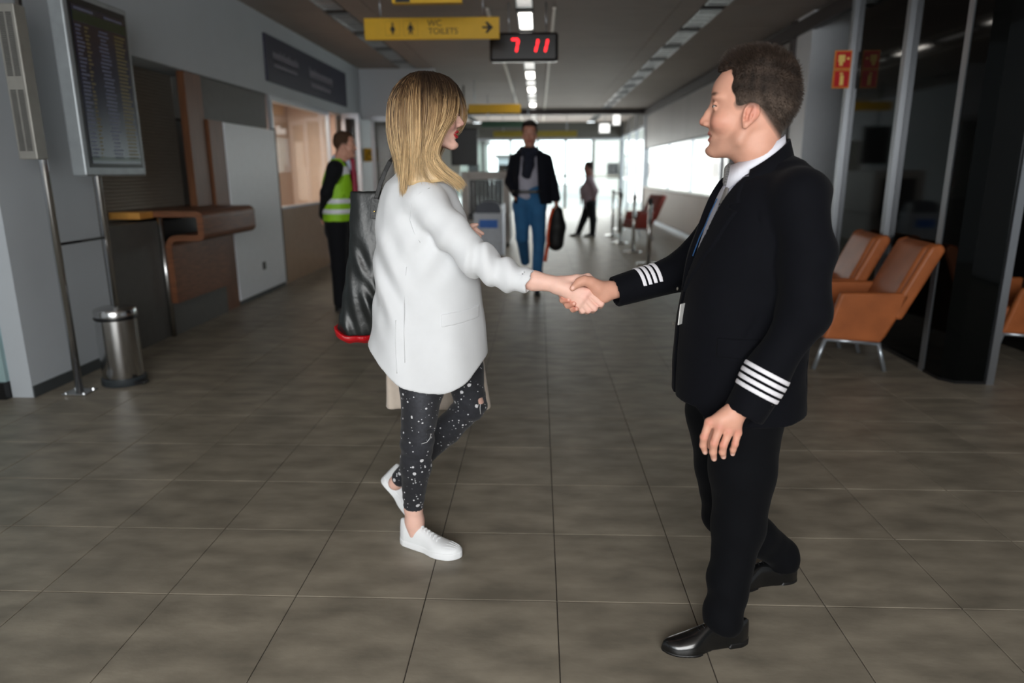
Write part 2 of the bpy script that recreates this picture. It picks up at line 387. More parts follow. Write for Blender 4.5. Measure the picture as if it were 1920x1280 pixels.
# white column and dark recess beyond the glass box
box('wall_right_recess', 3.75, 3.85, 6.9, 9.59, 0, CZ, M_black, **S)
box('column', 3.21, 3.70, 8.9, 9.4, 0, CZ, M_white, label='white square column beside the fire signs', category='column')
box('trim_8', 3.19, 3.26, 9.45, 9.6, 0, CZ, M_brown, **S)
# dark glass box with mullions
gx = 2.84
gw = box('wall_glass_box', gx-.02, gx+.06, 4.98, 6.84, 2.95, CZ-.002, M_brown, **S)
for k, (a, b) in enumerate(((5.02, 5.76), (5.83, 6.77))): box('pane', gx, gx+.02, a, b, .03, 2.95, M_dglass, gw)
for y in (4.945, 5.765, 6.775): box('mullion', gx-.045, gx+.05, y, y+.06, 0, 2.95, M_alu, gw)
box('sill', gx-.02, gx+.04, 5.0, 6.8, 0, .03, M_black, gw)
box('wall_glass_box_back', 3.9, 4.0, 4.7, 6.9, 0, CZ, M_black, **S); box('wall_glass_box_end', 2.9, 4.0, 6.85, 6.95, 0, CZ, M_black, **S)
cp = prism('wall_glass_corner', [(2.80, 4.93), (2.80, 4.74), (2.86, 4.655), (3.045, 4.64), (3.045, 4.9), (2.86, 4.94)], 'z', .02, CZ-.002, M_dglass, **S)
prism('kick_plate', [(2.79, 4.935), (2.79, 4.735), (2.855, 4.645), (3.05, 4.63), (3.05, 4.91), (2.86, 4.945)], 'z', 0, .02, M_black, cp)
box('corner_post', 3.05, 3.10, 4.62, 4.70, 0, CZ-.002, M_alu, cp)
box('wall_right_room', 3.62, 5.2, 7.0, 7.1, .12, CZ, M_wall, **S); box('baseboard_right_room', 3.62, 5.2, 6.97, 7.1, 0, .12, M_base, **S)
box('wall_right_outer', 5.2, 5.3, -3.2, 7.1, -.05, CZ, M_wall, **S)
# fire signs
fs = thing('fire_sign', (2.82, 6.7, 2.2), 'pair of red fire hose and extinguisher signs with yellow borders', 'sign')
M_red = mat('sign_red', C(190, 22, 26), rough=.5); M_gl = mat('glow_yellow', C(232, 200, 110), rough=.6)
p = W(1558, 166, 6.74); q = W(1597, 95, 6.74); zm = (p[2]+q[2])/2
for k, (z0, z1) in enumerate(((p[2], zm-.002), (zm+.002, q[2]))):
    pl = box('plate', p[0], q[0], 6.72, 6.735, z0, z1, mat('sign_orange', C(216, 130, 44), rough=.5), fs)
    w = q[0]-p[0]; h = z1-z0; b = .012
    box('red_field', p[0]+b, q[0]-b, 6.714, 6.72, z0+b, z1-b, M_red, pl)
    cx, cz = (p[0]+q[0])/2, (z0+z1)/2
    if k == 0:
        box('extinguisher_mark', cx-.016, cx+.016, 6.709, 6.714, cz-.055, cz+.03, M_gl, pl); box('nozzle_mark', cx-.02, cx+.006, 6.709, 6.714, cz+.036, cz+.052, M_gl, pl)
    else:
        box('hose_mark', cx-.045, cx+.012, 6.709, 6.714, cz-.02, cz+.04, M_gl, pl); box('hose_tail_mark', cx-.035, cx-.005, 6.709, 6.714, cz-.05, cz-.021, M_gl, pl); box('valve_mark', cx+.03, cx+.05, 6.709, 6.714, cz, cz+.02, M_gl, pl)

# ---- far end and behind the camera
ff = box('wall_far', -3.3, 3.3, 28.0, 28.15, 2.66, CZ, M_grey, **S)
w5 = box('window_5', -3.3, 3.3, 28.0, 28.1, 2.58, 2.66, M_alu, **S)
for i, x in enumerate(np.linspace(-3.25, 3.2, 7)):
    box('mullion', x-.05, x+.05, 28.0, 28.1, 0, 2.58, M_grey, w5)
    if i < 6: box('pane', x+.05, x+1.02, 28.04, 28.05, .05, 2.58, M_glass, w5)
box('transom', -3.3, 3.3, 28.0, 28.08, 1.2, 1.27, M_off, w5)
ri = box('wall_rear', -4.6, 5.2, -3.3, -3.2, 3.05, CZ+.1, M_wall, **S)
box('wall_rear_low', -4.6, 5.2, -3.3, -3.2, -.05, .85, M_wall, **S)
box('wall_rear_right', 1.5, 5.2, -3.3, -3.2, .85, 3.05, M_wall, **S); box('wall_rear_left', -4.6, -3.2, -3.3, -3.2, .85, 3.05, M_wall, **S)
w6 = box('window_6', -3.2, 1.5, -3.28, -3.2, 3.0, 3.05, M_alu, **S)  # unseen rear window, put in to account for the front light
for x in np.linspace(-3.2, 1.44, 5): box('mullion', x, x+.06, -3.28, -3.2, .85, 3.0, M_alu, w6)
box('wall_left_outer', -4.7, -4.6, -3.2, 4.2, -.05, CZ, M_wall, **S)
box('pavement', -60, 60, 28.3, 90, -.3, -.15, mat('pavement_grey', C(150, 150, 148), rough=.8), **S)
for k, (x0, x1, y0, h, c) in enumerate(((-9, -3.5, 46, 3.2, (118, 124, 118)), (-3.0, .5, 52, 2.4, (176, 184, 190)), (3.5, 12, 44, 4.0, (196, 192, 186)))):
    b = thing('distant_building', ((x0+x1)/2, y0, -.15), ['grey green low building', 'pale grey low hall', 'cream two storey building'][k]+' beyond the far glazing', 'building')
    box('wall', x0, x1, y0, y0+4, -.15, h, mat('render_%d' % k, C(*c), rough=.7), b)
    box('roof', x0-.2, x1+.2, y0-.2, y0+4.2, h, h+.2, M_grey, b)
    for i in range(4):
        xx = x0+(x1-x0)*(i+.5)/4; box('window', xx-.35, xx+.35, y0-.03, y0, 1.0, 1.9, M_dglass, b)

# ================================================================== THINGS IN THE HALL
# ---- hanging signs and clock
def hang_sign(name, u0, v0, u1, v1, y, m, label, thick=.05):
    a = W(u0, v1, y); b = W(u1, v0, y)
    t = thing(name, ((a[0]+b[0])/2, y, a[2]), label, 'sign')
    box('board', a[0], b[0], y, y+thick, a[2], b[2], m, t, bevel=.004)
    for f in (.12, .88):
        x = a[0]+(b[0]-a[0])*f; tube('rod', [(x, y+thick/2, b[2]-.01), (x, y+thick/2, CZ+.01)], .008, M_alu, t, n=8)
    return t, a, b
t, a, b = hang_sign('toilet_sign', 684, 31, 936, 75, 7.6, M_yel, 'yellow hanging toilet sign with two figures and a right arrow')
Wd, Hh = b[0]-a[0], b[2]-a[2]; yf = 7.598
M_ink = mat('sign_ink', C(28, 24, 8), rough=.6); M_frm = mat('picto_frame', C(190, 150, 10), rough=.6)
def P(fx, fz): return (a[0]+fx*Wd, yf, a[2]+fz*Hh)
def plate(name, pts, m=M_ink, th=.004): return flat_poly(name, [P(*q) for q in pts], m, t, thick=th, n=(0, -1, 0))
def disc(cx, cz, r): return [(cx+r*math.cos(k*math.pi/8)*Hh/Wd, cz+r*math.sin(k*math.pi/8)) for k in range(16)]
for c0 in (.212, .345):
    for q in ([(c0-.055, .17), (c0+.055, .17), (c0+.055, .19), (c0-.055, .19)], [(c0-.055, .84), (c0+.055, .84), (c0+.055, .86), (c0-.055, .86)], [(c0-.055, .17), (c0-.052, .17), (c0-.052, .86), (c0-.055, .86)], [(c0+.052, .17), (c0+.055, .17), (c0+.055, .86), (c0+.052, .86)]): plate('picto_frame', q, M_frm)
plate('woman_head', disc(.212, .72, .055)); plate('woman_figure', [(.206, .64), (.218, .64), (.232, .44), (.222, .40), (.216, .24), (.208, .24), (.202, .40), (.192, .44)])
plate('man_head', disc(.345, .73, .05)); plate('man_figure', [(.333, .66), (.357, .66), (.370, .45), (.364, .42), (.355, .55), (.360, .24), (.351, .24), (.345, .44), (.339, .24), (.330, .24), (.335, .55), (.326, .42), (.320, .45)])
plate('arrow', [(.875, .47), (.915, .47), (.897, .28), (.912, .25), (.955, .515), (.912, .78), (.897, .75), (.915, .56), (.875, .56)])
text('lettering_wc', 'WC', P(.47, .60), (1, 0, 0), (0, 0, 1), .085, M_ink, t); text('lettering_toilets', 'TOILETS', P(.475, .24), (1, 0, 0), (0, 0, 1), .082, M_ink, t)
hang_sign('yellow_hanging_sign', 878, 195, 976, 212, 15, M_yel, 'plain yellow hanging sign far down the hall')
hang_sign('green_hanging_sign', 903, 226, 1002, 239, 18, mat('sign_green', C(16, 66, 44), rough=.5), 'dark green hanging sign above the walking traveller')
hang_sign('pale_yellow_sign', 925, 245, 1082, 257, 23, mat('sign_olive', C(150, 130, 30), rough=.5), 'long olive yellow sign in front of the far glazing')
a = W(735, 6, 6.6); b = W(865, -40, 6.6)
t = thing('overhead_sign', ((a[0]+b[0])/2, 6.6, a[2]), 'sign board with yellow underside near the toilet sign', 'sign'); box('board', a[0], b[0], 6.6, 6.68, a[2], b[2], M_yel, t)
box('dark_field', a[0]+.03, a[0]+.16, 6.596, 6.6, a[2]+.005, b[2], M_black, t)
for f in (.2, .8): tube('rod', [(a[0]+(b[0]-a[0])*f, 6.64, b[2]), (a[0]+(b[0]-a[0])*f, 6.64, CZ+.01)], .008, M_alu, t, n=8)

a = W(918, 116, 8.3); b = W(1047, 59, 8.3)
t = thing('digital_clock', ((a[0]+b[0])/2, 8.35, a[2]), 'black digital clock with red numerals hanging from the ceiling', 'clock')
box('casing', a[0], b[0], 8.3, 8.42, a[2], b[2], mat('clock_black', C(18, 12, 13), rough=.25), t, bevel=.03)
for f in (.28, .82): tube('rod', [(a[0]+(b[0]-a[0])*f, 8.36, b[2]-.01), (a[0]+(b[0]-a[0])*f, 8.36, CZ+.01)], .008, M_alu, t, n=8)
M_led = mat('red_led', (1, .012, .02, 1), emit=3.2)
def seg(name, u0, v0, u1, v1, w):
    p = W(u0, v0, 8.297); q = W(u1, v1, 8.297); d = (q-p); d[1] = 0; L_ = np.linalg.norm(d); d /= L_; nrm = np.array([-d[2], 0, d[0]])*w
    e = d*w*.8
    flat_poly(name, [p+nrm*.6, p+e+nrm, q-e+nrm, q+nrm*.6, q-nrm*.6, q-e-nrm, p+e-nrm, p-nrm*.6], M_led, t, thick=.006, n=(0, -1, 0))
for s in ((959, 74, 972, 74), (972, 75, 970, 85), (970, 86, 968, 97), (1009, 74, 1007, 85), (1006.5, 86, 1004, 97), (1027, 74, 1025, 85), (1024.5, 86, 1022, 97)): seg('digit_bar', *s, .012)

# ---- departures monitor on poles
t = thing('departures_monitor', (-3.0, 4.55, 0), 'tall departures monitor mounted on two chrome floor poles', 'monitor')
for y in (4.285, 4.80):
    tube('pole', [(-3.04, y, .012), (-3.04, y, CZ+.01)], .024, M_chrome, t, n=20); 
    box('base_plate', -3.12, -2.96, y-.07, y+.07, 0, .012, M_steel, t, bevel=.003)
    for dx in (-.06, .06):
        for dy in (-.05, .05): lathe('bolt', (-3.04+dx, y+dy, .012), [(.009, 0), (.009, .008), (.004, .011)], M_chrome, t, n=8)
tube('crossbar', [(-3.04, 4.285, .98), (-3.04, 4.80, .98)], .009, M_black, t)
cs = box('casing', -3.015, -2.915, 4.50, 5.20, 1.40, 2.53, mat('casing_grey', C(150, 156, 160), rough=.4, metal=.3), t, bevel=.012)
box('bezel', -2.916, -2.910, 4.54, 5.16, 1.455, 2.49, M_black, cs)
scr = box('screen', -2.911, -2.906, 4.565, 5.135, 1.48, 2.45, mat('screen_navy', C(12, 13, 34), rough=.25, emit=.12), cs)
M_sg = mat('screen_green', C(14, 36, 18), rough=.3, emit=.1); M_tw = mat('screen_text', C(84, 88, 108), rough=.4, emit=.1); M_ty = mat('screen_yellow', C(96, 86, 44), rough=.4, emit=.1)
box('header_band', -2.906, -2.9045, 4.565, 5.135, 2.35, 2.41, M_sg, cs); box('footer_band', -2.906, -2.9045, 4.565, 5.135, 1.50, 1.525, M_sg, cs)
r = random.Random(5)
for k, (ya, yb, m) in enumerate(((4.58, 4.66, M_tw), (4.67, 4.72, M_ty), (4.80, 4.93, M_tw), (4.99, 5.12, M_ty))):
    V, F = [], []
    for i in range(34):
        z = 2.33-i*.0243; y0 = ya+(r.uniform(0, .03) if k == 2 else 0); y1 = yb-r.uniform(0, .04); y = y0
        while y < y1:
            w = r.uniform(.006, .014); q = boxvf(-2.906, -2.9045, y, min(y+w, y1), z-.011, z); n = len(V); V += q[0]; F += [tuple(j+n for j in f) for f in q[1]]; y += w+.004
    add('text_column', V, F, m, cs)
V, F = [], []
for q in (boxvf(-2.906, -2.9045, 4.59, 4.78, 2.42, 2.435), boxvf(-2.906, -2.9045, 4.90, 5.1, 2.42, 2.432)): n = len(V); V += q[0]; F += [tuple(j+n for j in f) for f in q[1]]
add('heading', V, F, M_tw, cs)
gr = thing('perforated_box', (-3.05, 4.2, 1.5), 'slim grey perforated metal box fixed to the monitor pole', 'box')
body = box('body', -3.10, -2.985, 4.165, 4.26, 1.50, 2.36, mat('perf_grey', C(150, 148, 142), rough=.45, metal=.4), gr, bevel=.006)
V, F = [], []
for zc in (1.72, 2.14):
    for i in range(34):
        z = zc-.17+i*.0102
        for xx in (-3.085, -3.04):
            q = boxvf(xx, xx+.035, 4.1635, 4.166, z, z+.0058); n = len(V); V += q[0]; F += [tuple(j+n for j in f) for f in q[1]]
add('vent_slots', V, F, M_black, body, kind='stuff')

# ---- pedal bin
c = (-2.88, 4.53, 0)
t = thing('pedal_bin', c, 'round stainless steel pedal bin beside the monitor pole', 'bin')
lathe('body', c, [(.128, .045), (.13, .05), (.13, .455)], M_steel, t, n=40)
lathe('base_ring', c, [(.138, 0), (.142, .006), (.142, .045), (.136, .052)], mat('bin_rubber', C(48, 54, 58), rough=.5), t, n=40)
lathe('rim', c, [(.131, .455), (.135, .46), (.135, .475), (.131, .48)], M_black, t, n=40)
lathe('lid', c, [(.134, .48), (.134, .515), (.127, .527), (.10, .535), (.0, .54)], M_steel, t, n=40)
box('pedal', c[0]+.10, c[0]+.19, c[1]-.085, c[1]-.02, .012, .03, M_black, t, bevel=.006)

# ---- leather armchairs
M_lea = mat('cognac_leather', C(168, 96, 54), rough=.42, var=.16, scale=6, bump=.12, bscale=90, spec=.25)
M_lead = mat('chair_piping', C(120, 64, 34), rough=.45)
M_leg = mat('satin_leg', C(176, 184, 192), rough=.3, metal=.7)
def armchair(ox, oy, rz, label, group=None, leather=M_lea):
    """side facing -y, seat opening towards -x, origin on the floor below the seat centre"""
    t = thing('armchair', (ox, oy, 0), label, 'armchair', group)
    def part(name, V, F, m, bevel=.0, smooth=False, parent=None):
        V = np.asarray(V, float)+np.array([ox, oy, 0])
        o = add(name, V, F, m, parent or t, smooth)
        if bevel: bev(o, bevel, 3)
        return o
    def sideprism(name, prof, y0, y1, m, bevel):
        n = len(prof); V = [(p, y0, q) for p, q in prof]+[(p, y1, q) for p, q in prof]
        F = [tuple(range(n)), tuple(range(2*n-1, n-1, -1))]+[(i, n+i, n+(i+1) % n, (i+1) % n) for i in range(n)]
        o = part(name, V, F, m)
        bm = bmesh.new(); bm.from_mesh(o.data); bmesh.ops.recalc_face_normals(bm, faces=bm.faces); bm.to_mesh(o.data); bm.free()
        return bev(o, bevel, 3)
    for y0 in (-.30, .245):
        sideprism('arm', [(-.235, .235), (.16, .215), (.335, .58), (-.145, .575)], y0, y0+.055, leather, .02)
    sideprism('backrest', [(.10, .24), (.20, .22), (.50, .885), (.465, .93), (.385, .90)], -.243, .243, leather, .03)
    for y0 in (-.30, .245): sideprism('wing', [(.215, .40), (.28, .38), (.51, .885), (.475, .93), (.405, .91), (.26, .585)], y0, y0+.055, leather, .025)
    sideprism('seat_cushion', [(-.24, .30), (.19, .27), (.235, .38), (-.20, .43)], -.243, .243, leather, .03)
    sideprism('front_panel', [(-.23, .225), (-.19, .225), (-.165, .31), (-.2, .31)], -.243, .243, M_lead, .01)
    for sy in (-.275, .275):
        for pts in ([(-.215, sy, .235), (-.275, sy, 0)], [(.15, sy, .21), (.215, sy, 0)]):
            V, F = tubevf(np.array(pts), .016, 8); part('leg', V, F, M_leg, smooth=True)
        V, F = tubevf(np.array([(-.215, sy, .228), (.15, sy, .205)]), .014, 8); part('leg_rail', V, F, M_leg, smooth=True)
    V, F = tubevf(np.array([(-.03, -.275, .22), (-.03, .275, .22)]), .014, 8); part('cross_rail', V, F, M_leg, smooth=True)
    t.rotation_euler = (0, 0, rz)
    return t
armchair(2.335, 5.23, math.radians(-6), 'cognac leather armchair with pale metal legs beside the dark glass mullion')
armchair(2.30, 5.92, math.radians(-6), 'second cognac leather armchair half hidden behind the uniformed man')
armchair(3.72, 5.45, math.radians(-4), 'cognac leather armchair against the white wall past the dark glass corner')
armchair(2.15, 15.2, math.radians(20), 'dark red leather armchair behind the steel barrier posts', leather=mat('oxblood_leather', C(120, 40, 28), rough=.45))

# ---- barrier posts
def stanchion(x, y, label, group):
    t = thing('barrier_post', (x, y, 0), label, 'barrier post', group)
    lathe('base', (x, y, 0), [(.17, 0), (.175, .008), (.165, .02), (.05, .035)], M_steel, t, n=28)
    tube('post', [(x, y, .03), (x, y, .93)], .032, M_steel, t, n=14)
    lathe('head', (x, y, .93), [(.036, 0), (.036, .07), (.028, .08)], M_black, t, n=16)
for x, y, lb in ((1.72, 10.9, "rising behind the uniformed man's outstretched sleeve"), (1.71, 12.6, 'with its round base in front of the dark red armchair'), (1.67, 15.8, 'at the belt end away from the dark red armchair'), (1.66, 14.2, 'at the belt end nearer the dark red armchair'), (2.0, 17.5, 'standing behind the dark red armchair')):
    stanchion(x, y, 'steel barrier post '+lb, 'steel barrier posts by the counter wall')
box('barrier_belt', 1.655, 1.66, 14.23, 15.77, .94, .985, M_grey, label='grey belt stretched between two barrier posts', category='belt')

# ---- security scanner and console
t = thing('baggage_scanner', (-1.0, 13.8, 0), 'grey baggage scanner with a black curtain tunnel', 'scanner')
M_sc = mat('scanner_grey', C(168, 166, 164), rough=.45)
for q in ((-1.46, -1.32, .62, 1.42), (-.68, -.54, .62, 1.42), (-1.32, -.68, 1.27, 1.42)): box('frame', q[0], q[1], 13.4, 14.8, q[2], q[3], M_sc, t, bevel=.015)
box('base', -1.46, -.54, 13.4, 14.8, .08, .61, M_sc, t, bevel=.01)
for i in range(8): box('curtain_strip', -1.315+i*.079, -1.315+i*.079+.076, 13.46, 13.466, .62, 1.268, M_black, t)
box('conveyor', -1.3, -.7, 12.9, 13.45, .55, .62, M_black, t)
for x in (-1.4, -.62): box('foot', x, x+.06, 13.45, 13.55, 0, .079, M_black, t)
t = thing('security_console', (-.86, 12.2, 0), 'light grey console with a blue label and rounded dark hood', 'console')
box('cabinet', -1.12, -.62, 12.1, 12.5, 0, .72, mat('console_grey', C(176, 186, 200), rough=.4), t, bevel=.01)
box('label', -1.02, -.70, 12.094, 12.1, .47, .61, mat('label_blue', C(36, 104, 196), rough=.5), t)
box('side_post', -.615, -.575, 12.1, 12.2, 0, .88, M_alu, t)
prism('hood', [(-1.08, .72), (-.64, .72)]+[(-.86+.22*math.cos(math.radians(k)), .72+.20*(math.sin(math.radians(k)))**.6) for k in range(8, 173, 12)], 'y', 12.12, 12.48, mat('hood_grey', C(70, 78, 92), rough=.5), t)

# ---- added glowing panels in place of bright high windows near the far glazing
for k, (u0, v0, u1, v1, y, lb) in enumerate(((1123, 231, 1144, 249, 24.5, 'lower glowing panel standing in for a high window by the far side glazing'), (1148, 214, 1164, 235, 22.8, 'upper glowing panel standing in for a high window beside the dark cross beam'))):
    a = W(u0, v1, y); b = W(u1, v0, y); t = thing('window_glow_panel', ((a[0]+b[0])/2, y, a[2]), lb, 'glowing panel')
    box('casing', a[0], b[0], y, y+.12, a[2], b[2], M_alu, t, bevel=.01); box('diffuser', a[0]+.02, b[0]-.02, y-.006, y, a[2]+.02, b[2]-.02, mat('window_panel_glow', (1, .98, .94, 1), emit=1.6), t)
    tube('rod', [((a[0]+b[0])/2, y+.06, b[2]-.01), ((a[0]+b[0])/2, y+.06, CZ+.01)], .012, M_alu, t, n=8)

# ================================================================== SMOOTH SURFACES (signed distance fields meshed with surface nets)
f32 = np.float32
def smin(a, b, k):
    if k <= 0: return np.minimum(a, b)
    h = np.clip(.5+.5*(b-a)/k, 0, 1); return b+(a-b)*h-k*h*(1-h)
def smax(a, b, k): return -smin(-a, -b, k)
class SDF:
    def __init__(s): s.p = []; s.disp = None; s.cut = None; s.dmax = 0.0
    def add(s, fn, c, r, k=.01, op='u'): s.p.append((fn, np.asarray(c, float), r, k, op)); return s
    def cone(s, a, b, ra, rb, k=.01, op='u', flat=None):
        a = np.asarray(a, f32); b = np.asarray(b, f32); ab = b-a; l2 = f32(ab @ ab+1e-12)
        if flat is not None:
            n, fs = np.asarray(flat[0], f32), f32(flat[1]); n = n/np.linalg.norm(n)
        def fn(P):
            t = np.clip((P-a) @ ab/l2, 0, 1); q = P-a-t[:, None]*ab
            if flat is not None: q = q+np.outer(q @ n, n)*(1/fs-1)
            return np.sqrt((q*q).sum(1))-(ra+t*(rb-ra))
        return s.add(fn, (a+b)/2, np.sqrt(l2)/2+max(ra, rb)*1.05, k, op)
    def chain(s, pts, rad, k=.01, op='u', flat=None):
        for i in range(len(pts)-1): s.cone(pts[i], pts[i+1], rad[i], rad[i+1], k, op, flat)
        return s
    def ell(s, c, r, R=None, k=.01, op='u'):
        c = np.asarray(c, f32); r = np.asarray(r, f32); Rm = np.eye(3, dtype=f32) if R is None else np.asarray(R, f32)
        def fn(P):
            q = (P-c) @ Rm.T; k0 = np.sqrt(((q/r)**2).sum(1)); k1 = np.sqrt(((q/r**2)**2).sum(1))+1e-9
            return k0*(k0-1)/k1
        return s.add(fn, c, float(max(r)), k, op)
    def fn(s, f, c, r, k=.01, op='u'): return s.add(f, c, r, k, op)
    def ev(s, P, bc=None, br=0):
        P = np.asarray(P, f32); d = np.full(len(P), 1e3, f32)
        for fn, c, r, k, op in s.p:
            if bc is not None and op != 'i' and np.linalg.norm(bc-c)-r-br > k+.03: continue
            e = fn(P)
            if op == 'u': d = smin(d, e, k)
            elif op == 's': d = smax(d, -e, k)
            else: d = smax(d, e, k)
        if s.disp is not None: d = d+s.disp(P)
        if s.cut is not None: d = s.cut(P, d)
        return d
    def bounds(s):
        lo = np.min([c-r for f, c, r, k, o in s.p if o == 'u'], 0)-.03; hi = np.max([c+r for f, c, r, k, o in s.p if o == 'u'], 0)+.03
        return lo, hi
def nets(S, h, n=14, bounds=None):
    lo, hi = bounds or S.bounds(); lo = np.asarray(lo, float)
    nb = np.ceil((np.asarray(hi)-lo)/(h*n)).astype(int)
    NY, NZ = int(nb[1]*n+4), int(nb[2]*n+4)
    B = np.stack(np.meshgrid(*[np.arange(q) for q in nb], indexing='ij'), -1).reshape(-1, 3)
    cen = lo+(B+.5)*n*h; d = np.concatenate([S.ev(cen[i:i+20000]) for i in range(0, len(cen), 20000)])
    rad = h*n*.866; keep = np.abs(d) < rad*1.7+.012; B = B[keep]; cen = cen[keep]
    g = np.arange(n+1); G = np.stack(np.meshgrid(g, g, g, indexing='ij'), -1).reshape(-1, 3)
    offs = np.array([(0, 0, 0), (1, 0, 0), (0, 1, 0), (1, 1, 0), (0, 0, 1), (1, 0, 1), (0, 1, 1), (1, 1, 1)])
    ed = [(0, 1), (2, 3), (4, 5), (6, 7), (0, 2), (1, 3), (4, 6), (5, 7), (0, 4), (1, 5), (2, 6), (3, 7)]
    VI, VP, FC = [], [], []
    gid = lambda a: (a[:, 0].astype(np.int64)*NY+a[:, 1])*NZ+a[:, 2]
    for b, c in zip(B, cen):
        v = S.ev(lo+(b*n+G)*h, c, rad).reshape(n+1, n+1, n+1); s = v < 0
        if s.all() or not s.any(): continue
        cnt = sum(s[o[0]:n+o[0], o[1]:n+o[1], o[2]:n+o[2]].astype(np.int8) for o in offs)
        ci = np.argwhere((cnt > 0) & (cnt < 8))
        if len(ci):
            cv = np.stack([v[ci[:, 0]+o[0], ci[:, 1]+o[1], ci[:, 2]+o[2]] for o in offs], 1)
            acc = np.zeros((len(ci), 3)); w = np.zeros(len(ci))
            for e0, e1 in ed:
                a, e = cv[:, e0], cv[:, e1]; m = (a < 0) != (e < 0)
                t = np.where(m, a/(a-e+1e-20), 0)[:, None]
                acc += np.where(m[:, None], offs[e0]+t*(offs[e1]-offs[e0]), 0); w += m
            VI.append(gid(ci+b*n+1)); VP.append(lo+(b*n+ci+acc/w[:, None])*h)
        for ax in range(3):
            s0 = s[:n, :n, :n]; sl = [slice(0, n)]*3; sl[ax] = slice(1, n+1); s1 = s[tuple(sl)]
            pi = np.argwhere(s0 != s1)
            if not len(pi): continue
            o1, o2 = np.eye(3, dtype=int)[(ax+1) % 3], np.eye(3, dtype=int)[(ax+2) % 3]
            p = pi+b*n+1; q = np.stack([gid(p-o1-o2), gid(p-o2), gid(p), gid(p-o1)], 1)
            inn = s0[pi[:, 0], pi[:, 1], pi[:, 2]]; q[~inn] = q[~inn][:, ::-1]
            FC.append(q)
    VI = np.concatenate(VI); VP = np.concatenate(VP); FC = np.concatenate(FC)
    od = np.argsort(VI); VI = VI[od]; VP = VP[od]
    ix = np.searchsorted(VI, FC); ix = np.clip(ix, 0, len(VI)-1); ok = (VI[ix] == FC).all(1)
    return VP, ix[ok]
def quads(name, V, F, m, parent=None, colors=None, org=None, **kw):
    V = np.asarray(V, float); base = org
    org = ORG[parent.name] if parent is not None else (np.zeros(3) if org is None else np.asarray(org, float))
    me = bpy.data.meshes.new(name); k = len(F)
    me.vertices.add(len(V)); me.vertices.foreach_set('co', (V-org).astype(f32).ravel())
    me.loops.add(k*4); me.loops.foreach_set('vertex_index', F.astype(np.int32).ravel())
    me.polygons.add(k); me.polygons.foreach_set('loop_start', np.arange(0, k*4, 4, dtype=np.int32)); me.polygons.foreach_set('use_smooth', np.ones(k, bool))
    me.update(calc_edges=True); me.validate()
    if colors is not None:
        a = me.color_attributes.new('col', 'FLOAT_COLOR', 'POINT')
        a.data.foreach_set('color', np.concatenate([colors, np.ones((len(V), 1))], 1).astype(f32).ravel())
    me.materials.append(m)
    o = link(name, me, parent, org, **kw)
    if base is not None: o.location = base
    return o
def sdf_obj(name, S, h, m, parent=None, color=None, bounds=None, relax=1, xf=None, **kw):
    V, F = nets(S, h, bounds=bounds)
    for _ in range(relax):                      # light smoothing keeps the net even
        s = np.zeros_like(V); w = np.zeros(len(V))
        for i in range(4):
            j = F[:, (i+1) % 4]; np.add.at(s, F[:, i], V[j]); np.add.at(w, F[:, i], 1)
        V = V*.5+.5*s/np.maximum(w, 1)[:, None]
    cc = None if color is None else color(V)
    if xf is not None: V = V @ xf[0].T+xf[1]
    return quads(name, V, F, m, parent, cc, **kw)
def spline(xs, ys):
    """smooth (monotone) interpolation through points"""
    xs = np.asarray(xs, float); ys = np.asarray(ys, float); o = np.argsort(xs); xs = xs[o]; ys = ys[o]
    dl = np.diff(ys)/np.diff(xs); m = np.concatenate([[dl[0]], np.where(dl[1:]*dl[:-1] > 0, 2*dl[1:]*dl[:-1]/(dl[1:]+dl[:-1]+1e-12*np.sign(dl[1:]+dl[:-1]+1e-30)), 0), [dl[-1]]])
    T = np.linspace(xs[0], xs[-1], 400); i = np.clip(np.searchsorted(xs, T)-1, 0, len(xs)-2); hh = xs[i+1]-xs[i]; t = (T-xs[i])/hh
    Y = (2*t**3-3*t**2+1)*ys[i]+(t**3-2*t**2+t)*hh*m[i]+(-2*t**3+3*t**2)*ys[i+1]+(t**3-t**2)*hh*m[i+1]
    return lambda q: np.interp(q, T, Y).astype(f32)
def loft(rows, yaw, p=2.3):
    """stack of super-ellipses: rows of (z, cx, cy, r_forward, r_side); forward axis at angle yaw"""
    R = np.asarray(rows, float); z = R[:, 0]; cx, cy, rf, rs = [spline(z, R[:, i]) for i in range(1, 5)]
    c, s = math.cos(yaw), math.sin(yaw); z0, z1 = z.min(), z.max()
    def fn(P):
        zz = P[:, 2]; dx = P[:, 0]-cx(zz); dy = P[:, 1]-cy(zz); a = rf(zz); b = rs(zz)
        u = np.abs(dx*c+dy*s)/a; v = np.abs(-dx*s+dy*c)/b
        k = (u**p+v**p+1e-9)**(1/p); g = np.sqrt((u/a)**2+(v/b)**2)/np.maximum(np.sqrt(u*u+v*v), 1e-6)
        d = (k-1)/np.maximum(g, 1e-3)
        return np.maximum(d, np.maximum(z0-zz, zz-z1)).astype(f32)
    m = R.mean(0); rad = float(np.sqrt(((z1-z0)/2)**2+max(R[:, 3].max(), R[:, 4].max())**2)+np.ptp(R[:, 1])+np.ptp(R[:, 2]))
    return fn, (m[1], m[2], (z0+z1)/2), rad
